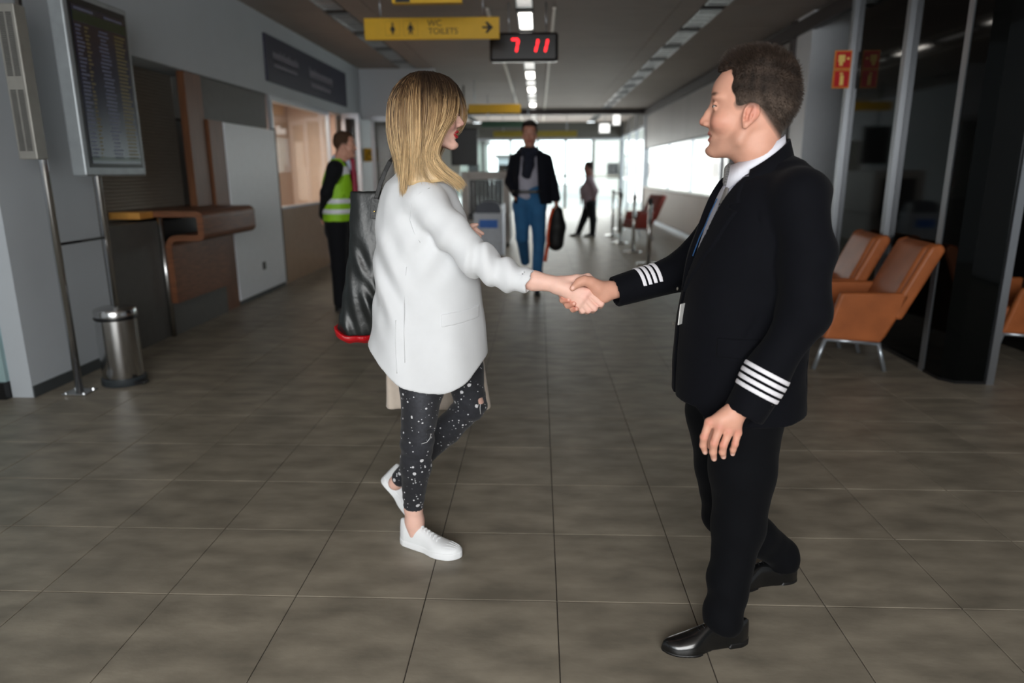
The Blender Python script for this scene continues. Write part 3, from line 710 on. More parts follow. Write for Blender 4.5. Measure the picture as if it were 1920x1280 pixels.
def poly2(pts):
    """signed distance to a 2D polygon"""
    Q = np.asarray(pts, f32)
    def fn(x, y):
        d = np.full(len(x), 1e9, f32); ins = np.zeros(len(x), bool)
        for i in range(len(Q)):
            a, b = Q[i], Q[(i+1) % len(Q)]; e = b-a; wx, wy = x-a[0], y-a[1]
            t = np.clip((wx*e[0]+wy*e[1])/(e@e+1e-12), 0, 1); d = np.minimum(d, (wx-t*e[0])**2+(wy-t*e[1])**2)
            c = (a[1] <= y) != (b[1] <= y); xi = a[0]+(y-a[1])/(e[1] if abs(e[1]) > 1e-9 else 1e-9)*e[0]; ins ^= c & (x < xi)
        d = np.sqrt(d); return np.where(ins, -d, d)
    return fn
def vnoise(P, f, seed=0):
    """cheap smooth pseudo-noise in [-1, 1]"""
    r = np.random.default_rng(seed); out = np.zeros(len(P), f32)
    for i in range(4):
        k = r.normal(size=3)*f; out += np.sin(P @ k.astype(f32)+r.uniform(0, 6.28))
    return out/4*1.4

# ------------------------------------------------------------------ heads
def rotm(yaw, pitch=0, roll=0):
    """columns: forward (yaw about z, pitch up positive), left, up"""
    cy, sy, cp, sp, cr, sr = math.cos(yaw), math.sin(yaw), math.cos(pitch), math.sin(pitch), math.cos(roll), math.sin(roll)
    f = np.array([cy*cp, sy*cp, sp]); l = np.array([-sy, cy, 0.]); u = np.cross(f, l)
    l2 = cr*l+sr*u; u2 = -sr*l+cr*u
    return np.stack([f, l2, u2], 1)
class Head:
    """local frame: x forward, y left, z up, origin between the ears"""
    def __init__(s, pos, yaw, pitch=0, roll=0, sc=1.0, lip=(0, .95)): s.lip = lip; s.o = np.asarray(pos, float); s.R = rotm(yaw, pitch, roll); s.sc = sc
    def g(s, p): return s.o+s.R @ (np.asarray(p, float)*s.sc)
    def loc(s, P): return ((P-s.o) @ s.R)/s.sc
    def ell(s, S, c, r, k=.01, op='u', tilt=0):
        R = s.R.T
        if tilt:
            t = math.radians(tilt); T = np.array([[math.cos(t), 0, math.sin(t)], [0, 1, 0], [-math.sin(t), 0, math.cos(t)]]); R = T @ R
        S.ell(s.g(c), np.asarray(r)*s.sc, R, k, op)
    def cone(s, S, a, b, ra, rb, k=.01, op='u', flat=None):
        S.cone(s.g(a), s.g(b), ra*s.sc, rb*s.sc, k, op, None if flat is None else (s.R @ np.asarray(flat[0], float), flat[1]))
    def build(s, S, male=True, smile=.0, ear=True):
        e, c = s.ell, s.cone
        e(S, (-.012, 0, .050), (.099, .077, .088), .02)                      # skull
        e(S, (-.045, 0, .035), (.062, .066, .070), .02)
        e(S, (.030, 0, .045), (.070, .063, .066), .02)                       # forehead
        e(S, (.030, 0, -.020), (.066, .060, .078), .02)                      # face
        for q in (-1, 1):
            c(S, (-.004, q*.052, -.030), (.012, q*.050, -.070), .017, .015, .02)      # jaw corner
            c(S, (.012, q*.050, -.070), (.072, q*.016, -.100), .015, .013, .018)
            e(S, (.062, q*.038, -.026), (.026, .024, .022), .02)                     # cheek
            e(S, (.070, q*.034, .033), (.024, .026, .010), .014)                     # brow
            e(S, (.092, q*.031, .012), (.016, .018, .0115), .010, 's')               # socket
            e(S, (.0745, q*.031, .011), (.0115, .0145, .0115), .003)                 # eyeball under the lids
            e(S, (.0835, q*.031, .0182), (.0085, .0165, .0046), .004, tilt=-12)      # upper lid
            e(S, (.0825, q*.031, .0050), (.0075, .0145, .0040), .005, tilt=14)       # lower lid
        e(S, (.083, 0, -.097), (.018, .021, .015), .016)                      # chin
        if male: e(S, (.036, 0, -.088), (.048, .044, .026), .022)
        c(S, (.088, 0, .026), (.1025, 0, -.004), .0085, .0085, .012)           # nose bridge
        c(S, (.1025, 0, -.004), (.1130, 0, -.0250), .0085, .0112, .008)
        e(S, (.0845, 0, -.044), (.010, .014, .011), .008)                     # upper lip rises to the nose
        e(S, (.096, 0, -.022), (.017, .0125, .018), .008)
        for q in (-1, 1):
            e(S, (.102, q*.0115, -.031), (.0115, .0078, .0078), .006)         # nostril wing
            e(S, (.108, q*.0065, -.0395), (.0055, .0032, .0035), .003, 's')
        e(S, (.075, 0, -.060), (.0165, .028, .022), .014)                     # mouth mound
        for pts, rad in s.lips(): 
            for i in range(len(pts)-1): c(S, pts[i], pts[i+1], rad[i], rad[i+1], .0035)
        dx = s.lip[0]; op = [(.077+dx, .0265, -.0600), (.0900+dx, .0190, -.0612), (.1000+dx, .0090, -.0622), (.1040+dx, 0, -.0625)]; ro = [.0006, .0009+.0020*smile, .0010+.0032*smile, .0010+.0036*smile]
        for q in (-1, 1):
            for i in range(3): c(S, (op[i][0], q*op[i][1], op[i][2]), (op[i+1][0], q*op[i+1][1], op[i+1][2]), ro[i], ro[i+1], .0015, 's')
        e(S, (.101, 0, -.083), (.008, .018, .005), .008, 's')                 # groove above chin
        if ear:
            for q in (-1, 1):
                cc = (-.006, q*.077, -.010)
                e(S, cc, (.0165, .0080, .0300), .004, tilt=12)
                e(S, (cc[0]-.004, q*.074, cc[2]+.006), (.021, .006, .025), .004, tilt=12)
                e(S, (cc[0]+.002, q*.0845, cc[2]+.002), (.0120, .0110, .0225), .003, 's', tilt=12)
                e(S, (cc[0]-.0035, q*.0795, cc[2]+.001), (.0030, .0040, .0150), .003, tilt=14)
                e(S, (cc[0]+.006, q*.0765, cc[2]-.004), (.0060, .0050, .0080), .003, 's')
                e(S, (cc[0]+.006, q*.080, cc[2]-.025), (.0085, .0055, .0095), .004)
                e(S, (cc[0]+.012, q*.079, cc[2]-.002), (.005, .005, .008), .003)
    def lips(s):
        up = [(.0800, .0270, -.0590), (.0905, .0195, -.0560), (.0975, .0090, -.0535), (.0992, 0, -.0545)]; ru = [.0030, .0045, .0050, .0048]
        lo_ = [(.0800, .0270, -.0605), (.0890, .0185, -.0675), (.0945, .0085, -.0705), (.0960, 0, -.0712)]; rl = [.0030, .0048, .0058, .0062]
        dx, k = s.lip; return [([(x+dx, q*y, z) for x, y, z in L], [r*k for r in R]) for L, R in ((up, ru), (lo_, rl)) for q in (-1, 1)]
    def skin_color(s, V, skin, lip, brow, stubble=None, blush=None):
        L = s.loc(V); col_ = np.tile(np.asarray(skin, float), (len(V), 1))
        def mixc(m, c): col_[:] = col_*(1-m[:, None])+np.asarray(c)*m[:, None]
        x, y, z = L[:, 0], L[:, 1], L[:, 2]; head = (np.abs(x) < .14) & (np.abs(y) < .1) & (z > -.13) & (z < .16)
        g = lambda cx, cy, cz, rx, ry, rz: np.exp(-(((x-cx)/rx)**2+((np.abs(y)-cy)/ry)**2+((z-cz)/rz)**2))*head
        if blush is not None:
            mixc(.55*g(.07, .043, -.03, .03, .022, .02), blush); mixc(.6*g(.117, 0, -.028, .014, .014, .012), blush); mixc(.6*g(-.014, .080, -.002, .025, .01, .035), blush)
        if stubble is not None:
            mm = np.clip((-.040-z)/.03, 0, 1)*np.clip((x+.02)/.04, 0, 1)*np.clip((z+.125)/.02, 0, 1)*head; mixc(.25*mm, stubble)
        ii = np.flatnonzero(head & (x > .06) & (z < -.04) & (z > -.085)); Q = L[ii]; best = np.full(len(ii), 9.)
        for pts, rad in s.lips():
            for i in range(len(pts)-1):
                A, Bp = np.array(pts[i]), np.array(pts[i+1]); ab = Bp-A; t = np.clip((Q-A) @ ab/(ab @ ab), 0, 1); d = np.linalg.norm(Q-A-t[:, None]*ab, axis=1)-(rad[i]+t*(rad[i+1]-rad[i])); best = np.minimum(best, d)
        lm = np.zeros(len(V)); lm[ii] = np.clip((.0019-best)/.0012, 0, 1); mixc(.95*lm, lip)
        bz = .0375+.004*np.clip(1-((np.abs(y)-.036)/.02)**2, -1, 1)
        bm_ = np.exp(-((z-bz)/.0042)**4)*np.exp(-((np.abs(y)-.033)/.021)**6)*(x > .055)*head
        mixc(.85*bm_, brow)
        return col_
    def face_parts(s, parent, iris, teeth=True, lash=None):
        """eyes (with iris and pupil) and a row of teeth, as parts of the body"""
        for q in (-1, 1):
            c = s.g((.0774, q*.031, .0112)); V, F = [], []
            n, m_ = 16, 10
            def sph(c, r, ax=None):
                V = [c+r*(s.R @ np.array([math.cos(t), math.sin(t)*math.cos(p), math.sin(t)*math.sin(p)])) for t in np.linspace(0, math.pi, m_) for p in np.linspace(0, 2*math.pi, n, endpoint=False)]
                F = [(i*n+j, i*n+(j+1) % n, (i+1)*n+(j+1) % n, (i+1)*n+j) for i in range(m_-1) for j in range(n)]
                return V, F
            V, F = sph(c, .0123*s.sc); eb = add('eye', V, F, mat('eye_white', C(214, 208, 204), rough=.15, var=.02), parent, smooth=True)
            V, F = sph(s.g((.0830, q*.031, .0112)), .0078*s.sc); add('iris', V, F, mat('iris_'+iris[0], C(*iris[1]), rough=.1), eb, smooth=True)
            V, F = sph(s.g((.0882, q*.031, .0112)), .0034*s.sc); add('pupil', V, F, M_black, eb, smooth=True)
            if lash:
                pts = [s.g((.0885-.010*abs(a)**2, q*.031+a*.0155, .0150-.004*a*a)) for a in np.linspace(-1, 1, 9)]
                V, F = tubevf(pts, .0011*s.sc, 6); add('lashes', V, F, lash, eb, smooth=True)
        if teeth:
            tm = mat('tooth', C(232, 226, 214), rough=.2, var=.02)
            for i in range(-4, 4):
                th = (i+.5)*.36; c = s.g((.0640+.0245*math.cos(th), .0215*math.sin(th)*1.05, -.0592))
                r = s.sc*np.array([.0030, .0028, .0042]); R = s.R
                V = [c+R @ (r*np.array(q)) for q in [(1, -1, -1), (1, 1, -1), (1, 1, 1), (1, -1, 1), (-1, -1, -1), (-1, 1, -1), (-1, 1, 1), (-1, -1, 1)]]
                o = add('tooth', V, [(0, 1, 2, 3), (7, 6, 5, 4), (0, 4, 5, 1), (3, 2, 6, 7), (1, 5, 6, 2), (0, 3, 7, 4)], tm, parent); bev(o, .001, 2)
def hair_strands(name, guides, nstr, m, parent, width=.0009, jit=.003, seed=3, seg=14, taper=.25, spread=.5, colfn=None, wild=.0, lmin=.82, wave=0.0):
    """strands that run between neighbouring guide curves; one mesh of tapered ribbons"""
    r = np.random.default_rng(seed); G = np.asarray(guides, float); ng, npt, _ = G.shape
    T = np.linspace(0, 1, seg); src = np.linspace(0, 1, npt)
    Gs = np.stack([np.stack([spline(src, G[i, :, k])(T) for k in range(3)], 1) for i in range(ng)])
    u = r.uniform(0, ng-1.001, nstr); i = u.astype(int); f = (u-i)[:, None, None]
    P = Gs[i]*(1-f)+Gs[i+1]*f
    j = r.normal(size=(nstr, 1, 3))*jit; ph = r.uniform(0, 6.28, (nstr, 1, 1)); P = P+j*(.35+.65*T[None, :, None])+wild*np.sin(ph+T[None, :, None]*r.uniform(3, 9, (nstr, 1, 1)))*T[None, :, None]*r.normal(size=(nstr, 1, 3))
    uu = u[:, None, None]; P = P+wave*T[None, :, None]**1.5*np.concatenate([np.sin(uu*9+T[None, :, None]*5), np.cos(uu*7.3+T[None, :, None]*4), .6*np.sin(uu*13)+0*T[None, :, None]], 2)
    ln = r.uniform(lmin, 1.0, nstr)**.7; st = r.uniform(0, .04, nstr)
    tt = st[:, None]+(ln-st)[:, None]*T[None]; k = np.clip(tt*(seg-1), 0, seg-1.001); k0 = k.astype(int); kf = (k-k0)[..., None]
    ar = np.arange(nstr)[:, None]; P = P[ar, k0]*(1-kf)+P[ar, np.minimum(k0+1, seg-1)]*kf
    t = np.gradient(P, axis=1); t /= np.linalg.norm(t, axis=2, keepdims=True)+1e-9
    cam_dir = P-np.array([0, 0, CAMZ]); rnd = r.normal(size=(nstr, 1, 3)); n1 = np.cross(t, rnd); n1 /= np.linalg.norm(n1, axis=2, keepdims=True)+1e-9; n2 = np.cross(t, n1)
    wd = width*r.uniform(.6, 1.4, (nstr, 1, 1))*(1-(1-taper)*T[None, :, None]**3)
    ring = np.stack([P+wd*(math.cos(a)*n1+math.sin(a)*n2) for a in (0, 2.094, 4.189)], 2)
    V = ring.reshape(-1, 3); base = (np.arange(nstr)[:, None]*seg+np.arange(seg-1)[None])*3
    F = np.concatenate([np.stack([base+a, base+b, base+3+b, base+3+a], -1).reshape(-1, 4) for a, b in ((0, 1), (1, 2), (2, 0))])
    cols = None
    if colfn is not None:
        sh = r.normal(size=(nstr, 1, 1)); cc = colfn(np.broadcast_to(T[None, :, None], (nstr, seg, 1)), np.broadcast_to(sh, (nstr, seg, 1)), P)
        cols = np.repeat(cc.reshape(-1, 3), 3, 0)
    return quads(name, V, F, m, parent, cols, kind='stuff')

# ------------------------------------------------------------------ shared clothing builders
def shoe_frame(heel, toe, up=(0, 0, 1)):
    heel = np.asarray(heel, float); x = np.asarray(toe, float)-heel; L_ = np.linalg.norm(x); x /= L_
    up = np.asarray(up, float); y = np.cross(up, x); y /= np.linalg.norm(y); return np.stack([x, y, np.cross(x, y)], 1), heel, L_
def shoe(parent, heel, toe, up, kind, mats, side=1, bend=0):
    """shoe built in its own frame (x heel to toe, z up) and placed on the foot; side=+1 left foot"""
    R, t, L_ = shoe_frame(heel, toe, up); sneaker = kind == 'sneaker'
    xs = np.array([0, .012, .04, .12, .19, .235, .262, .275])/.275*L_
    wd = spline(xs, [.006, .022, .033, .031, .045, .041, .026, .004] if sneaker else [.006, .021, .031, .027, .043, .037, .022, .003])
    cl = spline(xs, np.array([0, 0, 0, .004, .002, -.003, -.008, -.010])*side)
    zb = lambda x: (bend*np.clip((x-.66*L_)/(.34*L_), 0, 1)**2).astype(f32)
    # sole
    S = SDF(); sh = .028 if sneaker else .009
    def sole(P):
        x, y, z = P[:, 0], P[:, 1], P[:, 2]-zb(P[:, 0]); d2 = (np.abs(y-cl(x))-wd(x)-.002)*.85; d2 = np.maximum(d2, np.maximum(-x, x-L_))
        return smax(d2, np.abs(z-sh/2)-sh/2, .004).astype(f32)
    def sole2(P):
        d = sole(P)
        if not sneaker:
            x, y, z = P[:, 0], P[:, 1], P[:, 2]; hl = np.maximum((np.abs(y-cl(x))-wd(x)-.001)*.85, np.maximum(-x, x-.075))
            lift = np.clip((x-.05)/(.10), 0, 1)
            d = smax(d, -(np.maximum(np.abs(x-.125)-.045, z-.006)), .003)
            d = np.minimum(d, smax(hl, np.abs(z-.004)-.013, .003))
        return d.astype(f32)
    S.fn(sole2, (L_/2, 0, .03), L_*.62, 0)
    S_sole = S
    # upper
    ht = spline(xs, [.095, .104, .106, .086, .058, .050, .043, .026] if sneaker else [.070, .078, .082, .084, .056, .042, .034, .018])
    S = SDF(); z0 = sh-.006
    def upper(P):
        x, y, z = P[:, 0], P[:, 1], P[:, 2]-zb(P[:, 0]); w = np.maximum(wd(x)-.001, .002); h = ht(x)-z0
        u = np.abs(y-cl(x))/w; v = np.maximum(z-z0, 0)/h; k = (u**2.4+v**2.2+1e-9)**(1/2.3)
        d = (k-1)*np.minimum(w, h)*.8; return np.maximum(np.maximum(d, z0-z), np.maximum(-x-.001, x-L_)).astype(f32)
    S.fn(upper, (L_/2, 0, .05), L_*.62, 0)
    ax = .068
    S.ell((ax, 0, .120), (.043, .027, .024 if sneaker else .02), None, .006, 's')
    up_ = sdf_obj('shoe', S, .0035, mats[0], parent, xf=(R, t), bounds=((-.02, -.07, -.01), (L_+.02, .07, .15)))
    sdf_obj('sole', S_sole, .0035, mats[1], up_, xf=(R, t), bounds=((-.02, -.07, -.03), (L_+.02, .07, .1)))
    # laces and tongue
    n = 6 if sneaker else 4; x0, x1 = (.105, .178) if sneaker else (.12, .165)
    for i in range(n):
        x = (x0+(x1-x0)*i/(n-1))/.275*L_; xx = np.array([x]); hh = float(ht(xx)[0])+float(zb(xx)[0]); w = float(wd(xx)[0])*(.52 if sneaker else .4)
        pts = [np.array([x+(.004 if k % 2 else 0), float(cl(xx)[0])+w*q, hh*(1-.28*abs(q)**2.2)+.0025]) for k, q in enumerate((-1, -.6, -.2, .2, .6, 1))]
        V, F = tubevf(np.array(pts) @ R.T+t, .0036 if sneaker else .002, 6); add('lace', V, F, mats[2], up_, smooth=True)
    if sneaker:
        for i in range(4):      # stitched toe-cap ribs
            a = -.024+i*.016; pts = []
            for q in np.linspace(.80, .95, 6):
                x = q*L_; xx = np.array([x]); hz = float(ht(xx)[0])+float(zb(xx)[0]); pts.append((x, float(cl(xx)[0])+a*(1-.5*(q-.8)/.15), z0+(hz-z0)*(max(0, 1-(abs(a)*(1-.5*(q-.8)/.15)/float(wd(xx)[0]))**2.4))**(1/2.2)+.0005))
            V, F = tubevf(np.array(pts) @ R.T+t, .0009, 5); add('toe_rib', V, F, mats[0], up_, smooth=True)
    return up_
def arm_frame(a, b):
    a = np.asarray(a, float); d = np.asarray(b, float)-a; L_ = np.linalg.norm(d); return a, d/L_, L_
def rows_from_px(rows, yc, yaw, dy=0):
    out = []
    for v, ul, ur, rs in rows:
        a = W(ul, v, yc); b = W(ur, v, yc); half = abs(b[0]-a[0])/2; c, s = abs(math.cos(yaw)), abs(math.sin(yaw))
        rf = math.sqrt(max(half*half-(rs*s)**2, .0016))/c
        out.append(((a[2]+b[2])/2, (a[0]+b[0])/2, yc+dy, rf, rs))
    return out
M_skin = mat('skin', None, rough=.5, attr=True, var=.035, scale=38, bump=.06, bscale=420, spec=.4, sss=.12)
M_hair = mat('hair', None, rough=.38, attr=True, var=.1, scale=30, spec=.45)
SK_M = C(212, 158, 136)[:3]; SK_W = C(232, 188, 172)[:3]

# ================================================================== THE WOMAN IN THE WHITE BLAZER
YH = 2.22                                   # depth of the handshake
def HZ(a, b, dy): return W(1040+a/12.8, 500+b/12.8, YH+dy)      # detail coordinates around the clasped hands
WY, WPSI = 2.47, math.radians(15)
wf = np.array([math.cos(WPSI), math.sin(WPSI), 0]); wl = np.array([-wf[1], wf[0], 0])
hd = Head((0, 0, 0), math.radians(14), math.radians(2), 0, .965)
hd.o = W(870, 231, 2.45)-hd.R @ (np.array([.1242, 0, -.025])*hd.sc)
wneck = W(790, 335, 2.47)
wSR, wER, wWR = W(797, 378, 2.315), W(893, 486, 2.265), W(1045, 533, YH-.004)
wSL = W(800, 372, 2.64); wEL = W(792, 500, 2.70); wWL = W(868, 436, 2.60)
wHR, wKR, wAR = W(802, 610, 2.41), W(782, 828, 2.405), W(775, 952, 2.43)
wHL, wKL, wAL = W(850, 610, 2.57), W(884, 758, 2.55), W(742, 905, 2.655)
B = SDF(); hd.build(B, male=False, smile=1.0)
B.chain([hd.g((-.03, 0, -.04)), hd.g((-.045, 0, -.10)), wneck], [.048, .047, .06], .02)
B.chain([wneck, wneck+np.array([0, 0, -.22]), (wHR+wHL)/2], [.06, .06, .065], .04)
B.chain([wSR, wSL], [.036, .036], .04)
B.chain([wSR, wER], [.033, .033], .02); B.chain([wER, W(945, 513, 2.24), W(1001, 526, 2.225), wWR], [.034, .033, .0305, .0258], .015, flat=((0, 1, 0), .9))
B.chain([wSL, wEL, wWL], [.033, .030, .024], .02)
for a, k, n_ in ((wHR, wKR, wAR), (wHL, wKL, wAL)): B.chain([a, k, n_], [.045, .045, .031], .02)
for h_, t_, a in ((np.array([-.535, 2.462, 0]), np.array([-.288, 2.335, 0]), wAR),):
    B.chain([a, h_+(t_-h_)*.25+np.array([0, 0, .105]), h_+(t_-h_)*.27+np.array([0, 0, .055])], [.033, .034, .032], .02)
# right hand of the woman (back of the hand towards the camera)
def hz(pts, rad, k=.005): B.chain([HZ(*p) for p in pts], rad, k)
kn = [(800, 600, -.014), (705, 735, -.016), (630, 840, -.015), (575, 925, -.011)]
for (a, b, c), r in zip(kn, (.0125, .0125, .0118, .0105)): hz([(60, 430+.12*(b-600), -.003), (330, 500+.35*(b-600), -.010), (a, b, c)], [.0215, .0165, r], .013)
hz([(800, 600, -.014), (1105, 885, -.010), (1090, 935, .022), (940, 800, .042)], [.0124, .0118, .0105, .0085], .003)
hz([(705, 735, -.016), (950, 995, -.013), (910, 1040, .022), (770, 880, .044)], [.0122, .0116, .0105, .0085], .003)
hz([(630, 840, -.015), (805, 1045, -.012), (775, 1075, .020), (670, 930, .042)], [.0114, .0104, .0096, .0080], .003)
hz([(575, 925, -.011), (672, 1060, -.010), (645, 1075, .016), (565, 980, .034)], [.0104, .0092, .0086, .0072], .003)
for (a, b, c), r in zip(kn, (.0085, .0085, .008, .007)): B.ell(HZ(a, b, c-.007), (r, r*.8, r), None, .008)
hz([(180, 350, .004), (520, 285, .006), (800, 245, .014), (960, 330, .026)], [.0185, .0130, .0108, .0085], .010)
# left hand, its finger ends show past the blazer
def WL(u, v, y): return W(u, v, y)
B.chain([wWL, W(880, 436, 2.57)], [.022, .024], .012)
for i, (p1, p2) in enumerate((((893, 431), (905, 438)), ((892, 437), (900, 444)), ((889, 443), (895, 449)), ((886, 448), (891, 453)))):
    B.chain([W(880, 434+i*3, 2.57), W(p1[0], p1[1], 2.555+i*.004), W(p2[0], p2[1], 2.56+i*.004)], [.011, .0085, .0068], .004)
B.chain([W(876, 430, 2.56), W(886, 423, 2.55), W(894, 421, 2.55)], [.011, .009, .007], .006)
NAILC = np.array(C(236, 196, 184)[:3])
def wcol(V):
    c = hd.skin_color(V, SK_W, C(176, 20, 38)[:3], C(120, 88, 56)[:3], None, C(226, 150, 140)[:3])
    d = np.linalg.norm(V-W(1024, 513, YH-.02), axis=1); c[d < .0022] = C(110, 60, 50)[:3]
    for p, q in (((1090, 880, -.01), .012), ((940, 1005, -.012), .012), ((800, 1060, -.011), .011), ((800, 600, -.02), .013), ((705, 735, -.02), .013)):
        m = np.exp(-(np.linalg.norm(V-HZ(*p), axis=1)/q)**2)[:, None]*.35; c = c*(1-m)+np.array(C(226, 150, 142)[:3])*m
    return c
w = sdf_obj('person', B, .0030, M_skin, None, wcol, org=np.array([-.45, 2.45, 0.]), label='woman in white blazer and splattered jeans shaking hands', category='person')
M_nail = mat('nail', C(226, 176, 160), rough=.25, var=.03)
def nail(parent, p, along, size=.0062, out=(0, -1, .25)):
    a = np.asarray(along, float); a /= np.linalg.norm(a); o_ = np.asarray(out, float); o_ = o_-a*o_.dot(a); o_ /= np.linalg.norm(o_); s_ = np.cross(a, o_)
    V = [np.asarray(p)+size*(1.15*math.cos(t)*a+.85*math.sin(t)*math.cos(q)*s_+.30*math.sin(t)*math.sin(q)*o_) for t in np.linspace(.05, math.pi-.05, 8) for q in np.linspace(0, 2*math.pi, 10, endpoint=False)]
    F = [(i*10+j, i*10+(j+1) % 10, (i+1)*10+(j+1) % 10, (i+1)*10+j) for i in range(7) for j in range(10)]
    add('nail', V, F, M_nail, parent, smooth=True)
hd.face_parts(w, ('brown', (72, 50, 34)), True, mat('lash', C(30, 20, 16), rough=.6))
woman = w
# ---- blazer
M_blz = mat('white_blazer', C(218, 220, 223), rough=.75, var=.015, scale=20, bump=.05, bscale=500, sheen=.15)
WR = rows_from_px([(322, 752, 836, .10), (345, 722, 852, .155), (400, 707, 874, .175), (470, 705, 890, .18), (540, 704, 901, .178), (600, 700, 909, .185), (655, 690, 913, .20), (735, 668, 918, .215)], WY, WPSI)
J = SDF(); fn, c, r = loft(WR, WPSI, 2.2); J.fn(fn, c, r, 0)
J.chain([wSR+np.array([.0, .012, .0]), wneck+np.array([-.01, -.03, .0])], [.056, .06], .05); J.chain([wSL, wneck+np.array([-.01, .03, .0])], [.056, .06], .05)
cufR = W(995, 529, YH-.012)
J.chain([wSR, (wSR+wER)/2, wER, W(945, 515, 2.24), cufR], [.060, .058, .056, .046, .041], .022)
J.chain([wSL, wEL, W(862, 442, 2.61)], [.056, .052, .040], .022)
def wdisp(P):
    d = .0016*vnoise(P, 26, 3)
    x, z = P[:, 0], P[:, 2]
    # pushed-up sleeve folds along the forearm
    a, ax, L_ = arm_frame(wER, cufR); t = ((P-a.astype(f32)) @ ax.astype(f32))/L_
    rad = np.linalg.norm(P-a.astype(f32)-np.outer(t*L_, ax), axis=1); m = (rad < .09)*np.clip((t+.15)/.2, 0, 1)*np.clip((.92-t)/.2, 0, 1)
    d = d-.0095*m*np.sin(t*19+1.2*np.sin(P[:, 1]*40)+z*30)*(.6+.4*vnoise(P, 18, 5))
    # drag folds from the armpit across the back and towards the hem
    m2 = np.exp(-((z-1.06)/.16)**2)*np.exp(-((x+.52)/.10)**2); d = d-.010*m2*np.sin((x*1.0+z*.55)*62)
    m3 = np.exp(-((z-.84)/.16)**2); d = d-.009*m3*np.sin(x*33+z*5+.6)*np.clip((P[:, 1]-2.5)*-6, 0, 1)
    m4 = np.exp(-((z-1.20)/.14)**2)*np.exp(-((x+.36)/.13)**2); d = d-.005*m4*np.sin((x*.8-z*.6)*70)
    return d.astype(f32)
J.disp = wdisp
hemf = spline([-.75, -.60, -.545, -.46, -.33, -.26, -.19, -.05], [.86, .80, .757, .695, .668, .690, .76, .86])
cxm = float(np.mean([q[1] for q in WR[-3:]]))
def wcut(P, d):
    z = P[:, 2]; hem = hemf(P[:, 0]-.12*(P[:, 1]-2.28)*0)
    inn = np.maximum(d+.011, z-.98)
    d = smax(d, -inn, .004); d = smax(d, hem-z, .006)
    # neckline and open front
    q = (P-wneck.astype(f32)) @ np.stack([wf, wl, [0, 0, 1]], 1).astype(f32)
    vopen = np.maximum(np.abs(q[:, 1])-np.clip(.012+.34*(q[:, 2]+.30), .004, .08), np.maximum(.05-q[:, 0], -.72-q[:, 2]))
    d = smax(d, -vopen, .006)
    a, ax, L_ = arm_frame(wER, cufR); t = (P-cufR.astype(f32)) @ ax.astype(f32); rr = np.linalg.norm(P-cufR.astype(f32)-np.outer(t, ax), axis=1)
    near = rr < .075
    d = np.where(near, smax(d, t+.004*np.sin(P[:, 2]*160), .004), d); d = np.where(near & (t > -.03), np.maximum(d, -(rr-.031)), d)
    return d.astype(f32)
J.cut = wcut
blz = sdf_obj('blazer', J, .0054, M_blz, w)
# pocket flap, seams and cuff roll as raised pieces that follow the blazer
def on_blazer(name, region, off, m=M_blz, h=.0035, box_=None):
    S = SDF(); S.p = [(lambda P: np.maximum(J.ev(P)-off, region(P)).astype(f32), np.array([-.4, 2.4, .95]), .9, 0, 'u')]
    return sdf_obj(name, S, h, m, blz, bounds=box_)
pf_ = poly2([W(826, 589, 2.3)[[0, 2]], W(893, 583, 2.3)[[0, 2]], W(893, 606, 2.3)[[0, 2]], W(828, 613, 2.3)[[0, 2]]])
a_, b_ = W(815, 625, 2.3), W(905, 570, 2.3)
on_blazer('pocket_flap', lambda P: np.maximum(pf_(P[:, 0], P[:, 2]), P[:, 1]-2.45), .0035, box_=((a_[0], 2.2, a_[2]), (b_[0], 2.46, b_[2])))
# long strand seam lines
def seam(name, pts, r=.0014):
    P = np.array([W(u, v, 2.47) for u, v in pts]); out = []
    for p in P:                                         # march from the camera onto the cloth
        d_ = p-np.array([0, 0, CAMZ]); d_ /= np.linalg.norm(d_); q = np.array([0, 0, CAMZ])+d_*1.9
        for _ in range(60):
            e = float(J.ev(q[None])[0]); q = q+d_*max(e*.7, .0004)
            if e < .0006: break
        out.append(q-d_*.0012)
    tube(name, out, r, M_blz, blz, n=6)
seam('back_seam', [(742, 600), (741, 640), (743, 680), (744, 700)]); seam('side_seam', [(762, 500), (758, 560), (757, 620), (759, 680)])
seam('armhole_seam', [(806, 352), (786, 362), (770, 385), (768, 412), (776, 436), (788, 455)], .0012)
# ---- jeans
def denim():
    m = mat('splattered_denim', None, rough=.85, attr=True, var=.22, scale=90, bump=.1, bscale=600, sheen=.1); nt = m.node_tree; N, L = nt.nodes.new, nt.links.new
    b = nt.nodes['Principled BSDF']; src = b.inputs['Base Color'].links[0].from_socket; tc = N('ShaderNodeTexCoord').outputs['Object']; prev = src
    for sc, thr in ((36, .30), (80, .32)):
        v = N('ShaderNodeTexVoronoi'); v.inputs['Scale'].default_value = sc; L(tc, v.inputs['Vector']); sp = N('ShaderNodeSeparateColor'); L(v.outputs['Color'], sp.inputs[0])
        pw = N('ShaderNodeMath'); pw.operation = 'POWER'; L(sp.outputs[0], pw.inputs[0]); pw.inputs[1].default_value = 2.6
        ml = N('ShaderNodeMath'); ml.operation = 'MULTIPLY'; L(pw.outputs[0], ml.inputs[0]); ml.inputs[1].default_value = thr
        lt = N('ShaderNodeMath'); lt.operation = 'LESS_THAN'; L(v.outputs['Distance'], lt.inputs[0]); L(ml.outputs[0], lt.inputs[1])
        mx = N('ShaderNodeMix'); mx.data_type = 'RGBA'; L(lt.outputs[0], mx.inputs[0]); L(prev, mx.inputs[6]); mx.inputs[7].default_value = C(206, 206, 210); prev = mx.outputs[2]
    L(prev, b.inputs['Base Color']); return m
D = SDF()
hemA = wKR+(wAR-wKR)*.985
